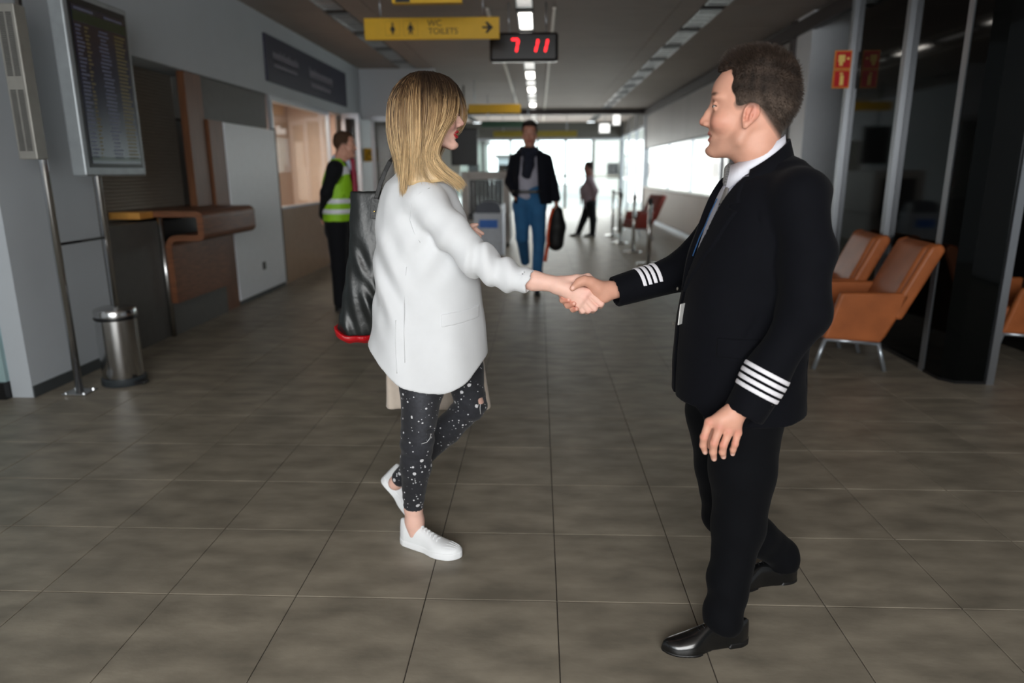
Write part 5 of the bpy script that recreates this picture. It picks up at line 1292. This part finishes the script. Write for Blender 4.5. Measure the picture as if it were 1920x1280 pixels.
for cu, el, first, nm in ((cuL, mEL, .066, 'l'), (cuR, mER, .082, 'r')):
    ax = ((cu-el)/np.linalg.norm(cu-el)).astype(f32)
    for i in range(4):
        s0 = first+i*.0185
        def reg(P, s0=s0, cu=cu, ax=ax):
            t = (P-cu.astype(f32)) @ ax; v = P-cu.astype(f32)-np.outer(t, ax); rr = np.linalg.norm(v, axis=1)
            d = np.maximum(np.abs(t+s0+.0065)-.0062, rr-.085)
            # braid covers the outer half of the sleeve only
            out = ml.astype(f32) if cu is cuL else (np.array([-.35, -.45, .85], f32))
            lim = v @ (out/np.linalg.norm(out)); return np.maximum(d, (-.020 if cu is cuL else .022)-lim)
        c0 = cu-ax*s0
        on_jacket('sleeve_stripe', reg, .0024, M_str, .0026, (c0-.085, c0+.085), base=SLV)
# lapels, collar and pocket as raised cloth
def lap_reg(side):
    pts = np.array([(1.455, .050), (1.40, .098), (1.335, .128), (1.325, .098), (1.315, .132), (1.22, .100), (1.08, .016), (1.08, .004), (1.25, .040), (1.40, .072)])
    pl = poly2([(b, a) for a, b in pts])
    def reg(P):
        q = tloc(P); return np.maximum(pl(side*(q[:, 1]-.020), q[:, 2]), -q[:, 0]+.0)
    return reg
bb = ((.35, 1.7, 1.03), (.95, 2.35, 1.48))
for s_ in (1, -1): on_jacket('lapel', lap_reg(s_), .0070, M_suit, .0046, bb, base=J)
pz = tloc(W(1360, 640, 1.85)[None].astype(f32))[0]
on_jacket('pocket_flap', lambda P: (lambda q: np.maximum(np.maximum(np.abs(q[:, 2]-pz[2]+.02)-.028, np.abs(q[:, 0]-pz[0]+.05)-.07), np.maximum(-q[:, 1], .012-SLV.ev(P))))(tloc(P)), .0045, M_suit, .004, ((.40, 1.7, .80), (.80, 2.0, 1.0)))
M_btn = mat('pewter_button', C(168, 164, 152), rough=.35, metal=.8)
ax = ((cuL-mEL)/np.linalg.norm(cuL-mEL)); 
for i, s_ in enumerate((.022, .038)):
    c_ = W(1440+i*5, 764-i*9, 1.735); b_ = lathe('button', (0, 0, 0), [(.0, -.003), (.009, -.003), (.0095, 0), (.007, .003), (0, .004)], M_btn, None, n=16)
    b_.parent = jk; ORG[b_.name] = ORG[jk.name]; b_.location = c_-ORG[jk.name]; b_.rotation_euler = (math.radians(80), 0, math.radians(25))
for u, v, y in ((1270, 541, 2.06), (1262, 606, 2.05)):
    b_ = lathe('button', (0, 0, 0), [(.0, -.002), (.005, -.002), (.0055, 0), (.004, .002), (0, .0025)], M_btn, None, n=16); b_.parent = jk; ORG[b_.name] = ORG[jk.name]; b_.location = W(u, v, y)-ORG[jk.name]; b_.rotation_euler = (0, math.radians(-80), 0)
# ---- shirt, tie, lanyard and badge
M_shirt = mat('white_shirt', C(226, 226, 236), rough=.7, var=.02, bump=.04, bscale=500)
Sh = SDF(); fn, c, r = loft([(q[0], q[1], q[2], q[3]-.013, q[4]-.014) for q in MR[:6]], MPSI, 2.25); Sh.fn(fn, c, r, 0)
sh_ = sdf_obj('shirt', Sh, .007, M_shirt, m_)
# collar: a band around the neck that falls to two points in front
ncx = mh.g((-.05, 0, -.10)); ang = np.linspace(-math.pi, math.pi, 41)
V, F = [], []
hb = W(1463, 256, 2.005); hf = W(1372, 322, 2.005)
cxn = np.array([(hb[0]+hf[0])/2, 2.005]); rx = abs(hb[0]-hf[0])/2*1.10; ry = .080
for a in ang:
    fr = (1+math.cos(a))/2                       # 0 at the back, 1 in front
    px_, py_ = cxn[0]-rx*math.cos(a), cxn[1]-ry*math.sin(a)
    zt = hb[2]+.004+(hf[2]-hb[2]+.012)*fr**1.1; hgt = .034+.010*fr+.020*max(0, fr-.8)/.2
    for q, (o_, dz) in enumerate(((0, 0), (.002, .002), (.009+.004*fr, -hgt), (.004, -hgt-.002))): V.append((px_+(px_-cxn[0])/rx*o_, py_+(py_-cxn[1])/ry*o_, zt+dz))
for i in range(40):
    if abs(ang[i]+ang[i+1]) < .16: continue
    for j in range(4): F.append((i*4+j, i*4+(j+1) % 4, i*4+4+(j+1) % 4, i*4+4+j))
add('collar', V, F, M_shirt, sh_, smooth=True)
V, F = [], []
for a in ang:
    fr = (1+math.cos(a))/2; px_, py_ = cxn[0]-rx*math.cos(a), cxn[1]-ry*math.sin(a); zt = hb[2]-.006+(hf[2]-hb[2]-.02)*fr**1.0
    for o_, dz in ((.010, 0), (.016, .001), (.030+.01*fr, -.045), (.026, -.06), (.012, -.03)): V.append((px_+(px_-cxn[0])/rx*o_, py_+(py_-cxn[1])/ry*o_, zt+dz))
for i in range(40):
    if abs(ang[i]) < .95: continue
    for j in range(5): F.append((i*5+j, i*5+(j+1) % 5, i*5+5+(j+1) % 5, i*5+5+j))
add('jacket_collar', V, F, M_suit, jk, smooth=True)
def tie_mat():
    m = mat('striped_tie', C(126, 124, 122), rough=.4, spec=.6); nt = m.node_tree; N, L = nt.nodes.new, nt.links.new; b = nt.nodes['Principled BSDF']
    tc = N('ShaderNodeTexCoord'); wv = N('ShaderNodeTexWave'); wv.bands_direction = 'DIAGONAL'; wv.inputs['Scale'].default_value = 95; wv.inputs['Distortion'].default_value = .4; L(tc.outputs['Object'], wv.inputs['Vector'])
    mx = N('ShaderNodeMix'); mx.data_type = 'RGBA'; L(wv.outputs['Fac'], mx.inputs[0]); mx.inputs[6].default_value = C(112, 110, 108); mx.inputs[7].default_value = C(160, 158, 155); L(mx.outputs[2], b.inputs['Base Color']); return m
def on_shirt(u, v, lift=.004):
    """point where the view ray meets the shirt front"""
    p = W(u, v, 2.0); d_ = p-np.array([0, 0, CAMZ]); d_ /= np.linalg.norm(d_); q = np.array([0, 0, CAMZ])+d_*1.5
    for _ in range(90):
        e = float(Sh.ev(q[None])[0]); q = q+d_*max(e*.6, .0004)
        if e < .0005 or q[1] > 2.15: break
    return q+mf*lift-d_*lift*.5
T = SDF(); kt = on_shirt(1374, 330, .010)
T.chain([kt+np.array([.004, 0, .016]), kt+np.array([-.004, 0, -.016])], [.020, .013], .01)
tp = [on_shirt(u, v) for u, v in ((1368, 345), (1359, 375), (1346, 410), (1336, 435))]
T.chain(tp, [.014, .022, .026, .026], .008, flat=(mf+np.array([0, 0, .35]), .28))
sdf_obj('tie', T, .0032, tie_mat(), m_)
ln_ = strap('lanyard', [on_shirt(1350, 372, .008), on_shirt(1338, 400, .010), on_shirt(1330, 420, .010), on_shirt(1318, 445, .010), on_shirt(1305, 480, .010)], .012, mat('lanyard_blue', C(24, 84, 140), rough=.5), m_, ml, .002)
bd = strap('badge', [W(1283, 568, 1.985), W(1278, 607, 1.985)], .055, mat('badge_white', C(206, 206, 204), rough=.3), m_, ml+mf*.6, .003)
# ---- trousers
TR = SDF()
TR.chain([mHL+np.array([.01, .03, .06]), mHL, mHL*.5+mKL*.5+np.array([.004, 0, 0]), mKL, mKL*.45+mAL*.55, mAL+np.array([.004, 0, -.005])], [.125, .112, .094, .076, .060, .060], .025)
TR.chain([mHR+np.array([.01, -.03, .06]), mHR, mHR*.5+mKR*.5, mKR, mKR*.5+mAR*.5, mAR, mAR+rR @ np.array([.004, 0, -.04])], [.12, .108, .092, .077, .066, .052, .049], .025)
def tdisp(P):
    d = .0016*vnoise(P, 22, 9)
    for a, k_, fr in ((mAL, .13, 62), (mAR, .12, 60), (mKR, .10, 50)):
        m = np.exp(-(np.linalg.norm(P-a.astype(f32)-np.array([0, 0, .05], f32), axis=1)/k_)**2); d = d-.0042*m*np.sin(P[:, 2]*fr+P[:, 0]*24+1.1)
    return d.astype(f32)
TR.disp = tdisp
tcL = mAL+np.array([.0, 0, -.028])
def tcut(P, d):
    for a, up in ((tcL, np.array([.28, 0, 1])), (mAR+rR @ np.array([0, 0, -.046]), rR @ np.array([.12, 0, 1.]))):
        u_ = (up/np.linalg.norm(up)).astype(f32); t = (P-a.astype(f32)) @ u_; nr = np.linalg.norm(P-a.astype(f32), axis=1) < .14; d = np.where(nr, smax(d, -t, .003), d)
    return d.astype(f32)
TR.cut = tcut
tr = sdf_obj('trousers', TR, .0055, mat('navy_trouser_wool', C(7, 8, 12), rough=.85, var=.1, scale=60, bump=.05, bscale=700, sheen=.02, spec=.12), m_)
# ---- shoes
M_ox = mat('black_calf', C(14, 15, 16), rough=.2, var=.1, spec=.6, coat=.3); M_oxs = mat('black_sole', C(10, 10, 11), rough=.45)
shoe(m_, mheel, mtoe, (0, 0, 1), 'oxford', (M_ox, M_oxs, M_black), 1)
shoe(m_, rh, rt, (-.15, 0, 1), 'oxford', (M_ox, M_oxs, M_black), -1)

# ================================================================== PEOPLE FURTHER DOWN THE HALL
def garment(name, m, chains, parent, h=.010, disp=None, cut=None, color=None):
    S = SDF()
    for pts, rad, k in chains: S.chain([np.asarray(p, float) for p in pts], rad, k)
    S.disp = disp; S.cut = cut
    return sdf_obj(name, S, h, m, parent, color)
def bgskin(H, hairc, skin, lf=scalp_len, brow=None):
    def f(V):
        c = H.skin_color(V, skin, C(168, 92, 84)[:3], C(50, 38, 30)[:3]); L = H.loc(V); ln = np.where(np.linalg.norm(L, axis=1) < .2, lf(L), 0)
        m = .97*np.clip(ln/.006, 0, 1)[:, None]**.75; return c*(1-m)+hairc*m
    return f
def hair_cap(H, parent, hairc, thick=.5):
    HB = SDF(); H.build(HB); S = SDF()
    S.p = [(lambda P: (HB.ev(P)-(scalp_len(H.loc(P.astype(float)))*thick-.003)).astype(f32), H.o+np.array([0, 0, .06]), .19, 0, 'u')]
    return sdf_obj('hair', S, .008, mat('hair_mass', None), parent, lambda V: np.tile(hairc*.8, (len(V), 1)))
def hand(S, wrist, direction, palm_n, sc=1.0, curl=.5):
    """relaxed hand: palm, four fingers and a thumb, appended to a body field"""
    d = np.asarray(direction, float); d /= np.linalg.norm(d); n = np.asarray(palm_n, float); n = n-d*n.dot(d); n /= np.linalg.norm(n); s_ = np.cross(d, n)
    for i, (o_, l_) in enumerate(((-.030, .075), (-.010, .083), (.010, .078), (.029, .060))):
        k0 = wrist+(d*.085+s_*o_)*sc; k1 = k0+(d*l_*.5+n*l_*.25*curl)*sc; k2 = k1+(d*l_*.35+n*l_*.5*curl)*sc
        S.chain([wrist+s_*o_*.4*sc, k0], [.020*sc, .0125*sc], .012); S.chain([k0, k1, k2], [.0105*sc, .009*sc, .0075*sc], .005)
    S.chain([wrist+d*.02*sc-s_*.01*sc, wrist+(d*.055-s_*.045+n*.012)*sc, wrist+(d*.09-s_*.052+n*.022)*sc], [.016*sc, .012*sc, .009*sc], .008)

# ---- steward in a high-visibility vest, hands clasped behind him
vy = 7.17; H = Head(W(646, 274, vy), math.radians(12), 0, 0, .98)
nk = W(640, 306, vy); sR, sL = W(628, 316, vy-.17), W(650, 316, vy+.17); eR = W(612, 362, vy-.2); wR = W(607, 402, vy-.05); eL = W(640, 362, vy+.24); wL = W(612, 405, vy+.03)
hR, hL = W(632, 425, vy-.09), W(640, 425, vy+.09); kR, kL = W(636, 500, vy-.09), W(648, 500, vy+.10); aR, aL = W(638, 566, vy-.09), W(650, 563, vy+.12)
B = SDF(); H.build(B); B.chain([H.g((-.03, 0, -.03)), H.g((-.04, 0, -.10)), nk], [.055, .055, .06], .02); B.chain([nk, W(640, 370, vy), (hR+hL)/2], [.08, .10, .11], .05)
B.chain([sR, eR, wR], [.045, .038, .028], .02); B.chain([sL, eL, wL], [.045, .038, .028], .02); hand(B, wR, (.35, .3, -.9), (-.5, .8, 0)); hand(B, wL, (.2, -.3, -.9), (-.6, -.6, 0))
B.chain([hR, kR, aR], [.07, .05, .036], .02); B.chain([hL, kL, aL], [.07, .05, .036], .02)
hc = np.array(C(84, 62, 46)[:3])
v = sdf_obj('person', B, .0068, M_skin, None, bgskin(H, hc, SK_M), org=np.array([-2.05, vy, 0.]), label='man in a yellow-green safety vest with hands behind his back', category='person')
hair_cap(H, v, hc)
M_blk = mat('black_cloth', C(16, 17, 22), rough=.85, var=.1, sheen=.05, spec=.25)
garment('jacket', M_blk, [([sR, eR, wR], [.068, .060, .050], .03), ([sL, eL, wL], [.068, .060, .050], .03), ([nk+np.array([0, 0, -.05]), W(637, 370, vy), W(636, 432, vy)], [.10, .155, .15], .06), ([sR, sL], [.07, .07], .06)], v)
M_vest = mat('vest_lime', C(150, 208, 30), rough=.6, var=.05)
vr = [(W(0, vv, vy)[2], (W(a, vv, vy)[0]+W(b, vv, vy)[0])/2, vy, (W(b, vv, vy)[0]-W(a, vv, vy)[0])/2, rs) for vv, a, b, rs in ((300, 624, 652, .13), (318, 614, 660, .19), (350, 606, 664, .20), (380, 607, 664, .20), (414, 609, 662, .20))]
VS = SDF(); fn, c, r = loft(vr, math.radians(0), 2.3); VS.fn(fn, c, r, 0)
def vcut(P, d):
    ins = np.minimum(np.minimum(np.linalg.norm(P-sR.astype(f32)-np.array([0, -.05, -.05], f32), axis=1)-.105, np.linalg.norm(P-sL.astype(f32)-np.array([0, .05, -.05], f32), axis=1)-.105), 9)
    d = smax(d, -ins, .004); front = np.maximum(np.abs(P[:, 1]-vy)-.03-.09*np.clip((P[:, 2]-1.2)*3, 0, 1), -(P[:, 0]-W(648, 350, vy)[0])); d = smax(d, -front, .004)
    low = np.maximum(d+.012, P[:, 2]-1.9); return np.maximum(d, -low).astype(f32)
VS.cut = vcut; vo = sdf_obj('safety_vest', VS, .0095, M_vest, v)
Vraw = SDF(); Vraw.p = VS.p; M_refl = mat('reflective_band', C(226, 228, 236), rough=.35, var=.04)
for va, vb in ((371, 381), (390, 400)):
    z0, z1 = W(640, vb, vy)[2], W(640, va, vy)[2]; S = SDF(); S.p = [(lambda P, z0=z0, z1=z1: np.maximum(np.maximum(VS.ev(P)-.005, -VS.ev(P)-.02), np.abs(P[:, 2]-(z0+z1)/2)-(z1-z0)/2).astype(f32), np.array([-2.05, vy, (z0+z1)/2]), .35, 0, 'u')]
    sdf_obj('reflective_band', S, .008, M_refl, vo)
S = SDF(); ca = W(640, 308, vy-.2); cb = W(648, 322, vy-.22); S.p = [(lambda P: np.maximum(np.maximum(VS.ev(P)-.006, -VS.ev(P)-.02), np.abs((P-((ca+cb)/2).astype(f32)) @ ((cb-ca)/np.linalg.norm(cb-ca)).astype(f32))-.035).astype(f32), np.array([-2.0, vy-.12, 1.5]), .22, 0, 'u')]
sdf_obj('reflective_band', S, .008, M_refl, vo, bounds=((-2.2, vy-.3, 1.38), (-1.85, vy, 1.62)))
garment('shirt_collar', mat('pale_blue_shirt', C(196, 210, 232), rough=.7), [([nk+np.array([-.03, 0, .03]), nk+np.array([.05, 0, -.03])], [.068, .072], .02)], v)
garment('tie', mat('crimson_tie', C(150, 20, 52), rough=.5), [([W(661, 300, vy-.02), W(664, 330, vy-.02), W(666, 362, vy-.02)], [.022, .028, .032], .01)], v)
garment('trousers', M_blk, [([(hR+hL)/2+np.array([0, 0, .05]), hR, kR, aR], [.15, .115, .082, .07], .03), ([hL, kL, aL], [.115, .082, .07], .03)], v)
for a in (aR, aL): shoe(v, (a[0]-.06, a[1], 0), (a[0]+.21, a[1]-.02, 0), (0, 0, 1), 'oxford', (M_ox, M_oxs, M_black))

# ---- traveller with blue trousers walking towards the camera
ty = 8.3; px_m = .0062; H = Head(W(993, 254, ty), math.radians(-92), 0, 0, 1.06)
nk = W(993, 290, ty); sR, sL = W(966, 300, ty), W(1024, 300, ty); eR, wR = W(957, 340, ty+.06), W(966, 366, ty-.06); eL, wL = W(1036, 345, ty+.03), W(1043, 378, ty-.06)
hR, hL = W(979, 385, ty), W(1007, 385, ty); kR, kL = W(979, 445, ty+.0), W(1011, 448, ty-.06); aR, aL = W(985, 492, ty+.42), W(1006, 530, ty-.10)
B = SDF(); H.build(B, smile=.6); B.chain([H.g((-.03, 0, -.03)), H.g((-.04, 0, -.10)), nk], [.058, .058, .065], .02); B.chain([nk, W(993, 340, ty), (hR+hL)/2+np.array([0, 0, .06])], [.09, .11, .09], .05); B.chain([sR, sL], [.06, .06], .05)
B.chain([sR, eR, wR], [.048, .040, .030], .02); B.chain([sL, eL, wL], [.048, .040, .030], .02); hand(B, wL, (0, -.1, -1), (-1, 0, 0), 1.05, 1.1); hand(B, wR, (.25, 0, -1), (1, .3, 0), 1.05)
B.chain([hR, kR, aR], [.07, .05, .036], .02); B.chain([hL, kL, aL], [.07, .05, .036], .02)
hc = np.array(C(40, 32, 28)[:3])
t_ = sdf_obj('person', B, .0068, M_skin, None, bgskin(H, hc, np.array(C(196, 142, 122)[:3])), org=np.array([-.1, ty, 0.]), label='man in navy jacket, scarf and blue trousers walking with a backpack', category='person')
hair_cap(H, t_, hc, .9); H.face_parts(t_, ('brown', (60, 42, 30)), False)
M_shg = mat('grey_shirt', C(176, 174, 188), rough=.75)
garment('shirt', M_shg, [([W(993, 300, ty), W(990, 330, ty), W(990, 362, ty)], [.12, .145, .145], .05)], t_)
M_nav = mat('navy_blazer', C(16, 18, 28), rough=.85, var=.1, spec=.25)
jr = [(W(0, vv, ty)[2], (W(a, vv, ty)[0]+W(b, vv, ty)[0])/2, ty, .15, (W(b, vv, ty)[0]-W(a, vv, ty)[0])/2) for vv, a, b in ((287, 972, 1014), (298, 962, 1030), (330, 962, 1032), (356, 964, 1033), (384, 962, 1036))]
NJ = SDF(); fn, c, r = loft(jr, math.radians(-90), 2.4); NJ.fn(fn, c, r, 0); NJ.chain([sR, eR, wR+np.array([0, 0, .03])], [.075, .064, .052], .03); NJ.chain([sL, eL, wL+np.array([0, 0, .04])], [.075, .064, .052], .03)
opn = poly2([(W(977, 285, ty)[0], W(977, 285, ty)[2]), (W(1006, 285, ty)[0], W(1006, 285, ty)[2]), (W(1008, 330, ty)[0], W(1008, 330, ty)[2]), (W(1010, 366, ty)[0], W(1010, 366, ty)[2]), (W(1016, 392, ty)[0], W(1016, 392, ty)[2]), (W(970, 392, ty)[0], W(970, 392, ty)[2]), (W(974, 350, ty)[0], W(974, 350, ty)[2])])
def ncut(P, d):
    d = smax(d, -np.maximum(opn(P[:, 0], P[:, 2]), P[:, 1]-ty+.02), .01); return np.maximum(d, -np.maximum(d+.015, P[:, 2]-1.1)).astype(f32)
NJ.cut = ncut; sdf_obj('blazer', NJ, .008, M_nav, t_)
garment('scarf', mat('dark_scarf', C(24, 28, 44), rough=.9, var=.5, scale=30), [([W(975, 288, ty), W(984, 284, ty-.1), W(1002, 284, ty-.1), W(1012, 290, ty), W(1000, 282, ty+.1), W(980, 282, ty+.1), W(975, 288, ty)], [.045]*7, .03), ([W(988, 288, ty-.12), W(989, 310, ty-.17), W(985, 326, ty-.17)], [.045, .055, .045], .03), ([W(998, 288, ty-.12), W(994, 308, ty-.17), W(990, 330, ty-.17)], [.035, .045, .035], .03)], t_)
M_bluet = mat('blue_chinos', C(44, 104, 152), rough=.8, var=.1)
garment('trousers', M_bluet, [([(hR+hL)/2+np.array([0, 0, .16]), hR, kR, aR+(kR-aR)*.06], [.14, .112, .074, .058], .03), ([(hR+hL)/2+np.array([0, 0, .16]), hL, kL, aL+(kL-aL)*.06], [.14, .112, .074, .058], .03)], t_)
garment('belt', M_black, [([W(978, 359, ty-.03), W(1004, 359, ty-.03)], [.128, .128], .0)], t_, cut=lambda P, d: np.maximum(d, np.abs(P[:, 2]-W(990, 359, ty)[2])-.02).astype(f32))
for k, a in enumerate((aR, aL)):
    zt = 0 if k else .06; shoe(t_, (a[0], a[1]+.08, zt+(.06 if not k else 0)), (a[0]+.01, a[1]-.20, .0), (0, 0, 1), 'oxford', (M_ox, M_oxs, M_black))
bp = thing('backpack', (W(1042, 470, ty-.05)[0], ty-.05, W(1042, 470, ty-.05)[2]), 'black backpack with orange trim held in the traveller hand', 'backpack')
garment('pack', mat('black_nylon', C(14, 14, 16), rough=.6), [([W(1044, 398, ty-.06), W(1044, 425, ty-.06), W(1042, 455, ty-.06)], [.075, .105, .095], .03)], bp)
M_or = mat('orange_trim', C(232, 84, 30), rough=.5)
tube('trim', [W(1037, 390, ty-.13), W(1031, 410, ty-.16), W(1027, 440, ty-.16), W(1027, 465, ty-.14)], .016, M_or, bp); tube('strap', [W(1028, 455, ty-.12), W(1025, 470, ty-.12), W(1022, 490, ty-.12)], .02, M_or, bp)
tube('handle', [W(1038, 392, ty-.06), W(1041, 385, ty-.06), W(1046, 385, ty-.06), W(1049, 393, ty-.06)], .012, M_black, bp)

# ---- far man in a mauve shirt
fy = 15.7; H = Head(W(1103, 315, fy), math.radians(185), 0, 0, .95)
nk = W(1105, 330, fy); s0, s1 = W(1107, 336, fy-.17), W(1105, 336, fy+.17); e0, w0 = W(1117, 358, fy-.2), W(1112, 378, fy-.1); e1, w1 = W(1092, 355, fy+.2), W(1090, 372, fy+.1)
h0, h1 = W(1108, 384, fy-.09), W(1104, 384, fy+.09); k0, k1 = W(1112, 412, fy-.09), W(1094, 412, fy+.09); a0, a1 = W(1111, 436, fy-.1), W(1085, 434, fy+.1)
B = SDF(); H.build(B); B.chain([H.g((-.03, 0, -.03)), nk], [.055, .06], .02); B.chain([nk, W(1106, 360, fy), (h0+h1)/2], [.09, .10, .11], .05); B.chain([s0, e0, w0], [.045, .038, .03], .02); B.chain([s1, e1, w1], [.045, .038, .03], .02)
hand(B, w0, (0, 0, -1), (-1, 0, 0)); hand(B, w1, (0, 0, -1), (-1, 0, 0)); B.chain([h0, k0, a0], [.07, .05, .036], .02); B.chain([h1, k1, a1], [.07, .05, .036], .02)
hc = np.array(C(40, 26, 22)[:3]); f_ = sdf_obj('person', B, .010, M_skin, None, bgskin(H, hc, np.array(C(130, 84, 72)[:3])), org=np.array([1.05, fy, 0.]), label='man in mauve grey shirt and black trousers standing by the barrier posts', category='person')
hair_cap(H, f_, hc)
garment('shirt', mat('mauve_shirt', C(150, 132, 140), rough=.8), [([nk+np.array([0, 0, -.05]), W(1105, 355, fy), W(1106, 380, fy)], [.09, .16, .155], .06), ([s0, s1], [.07, .07], .06), ([s0, e0, e0*.6+w0*.4], [.07, .062, .055], .03), ([s1, e1, e1*.6+w1*.4], [.07, .062, .055], .03)], f_, h=.012)
garment('trousers', M_blk, [([(h0+h1)/2+np.array([0, 0, .08]), h0, k0, a0], [.15, .115, .082, .07], .03), ([h1, k1, a1], [.115, .082, .07], .03)], f_, h=.012)
for a in (a0, a1): shoe(f_, (a[0]+.06, a[1], 0), (a[0]-.21, a[1], 0), (0, 0, 1), 'oxford', (M_ox, M_oxs, M_black))
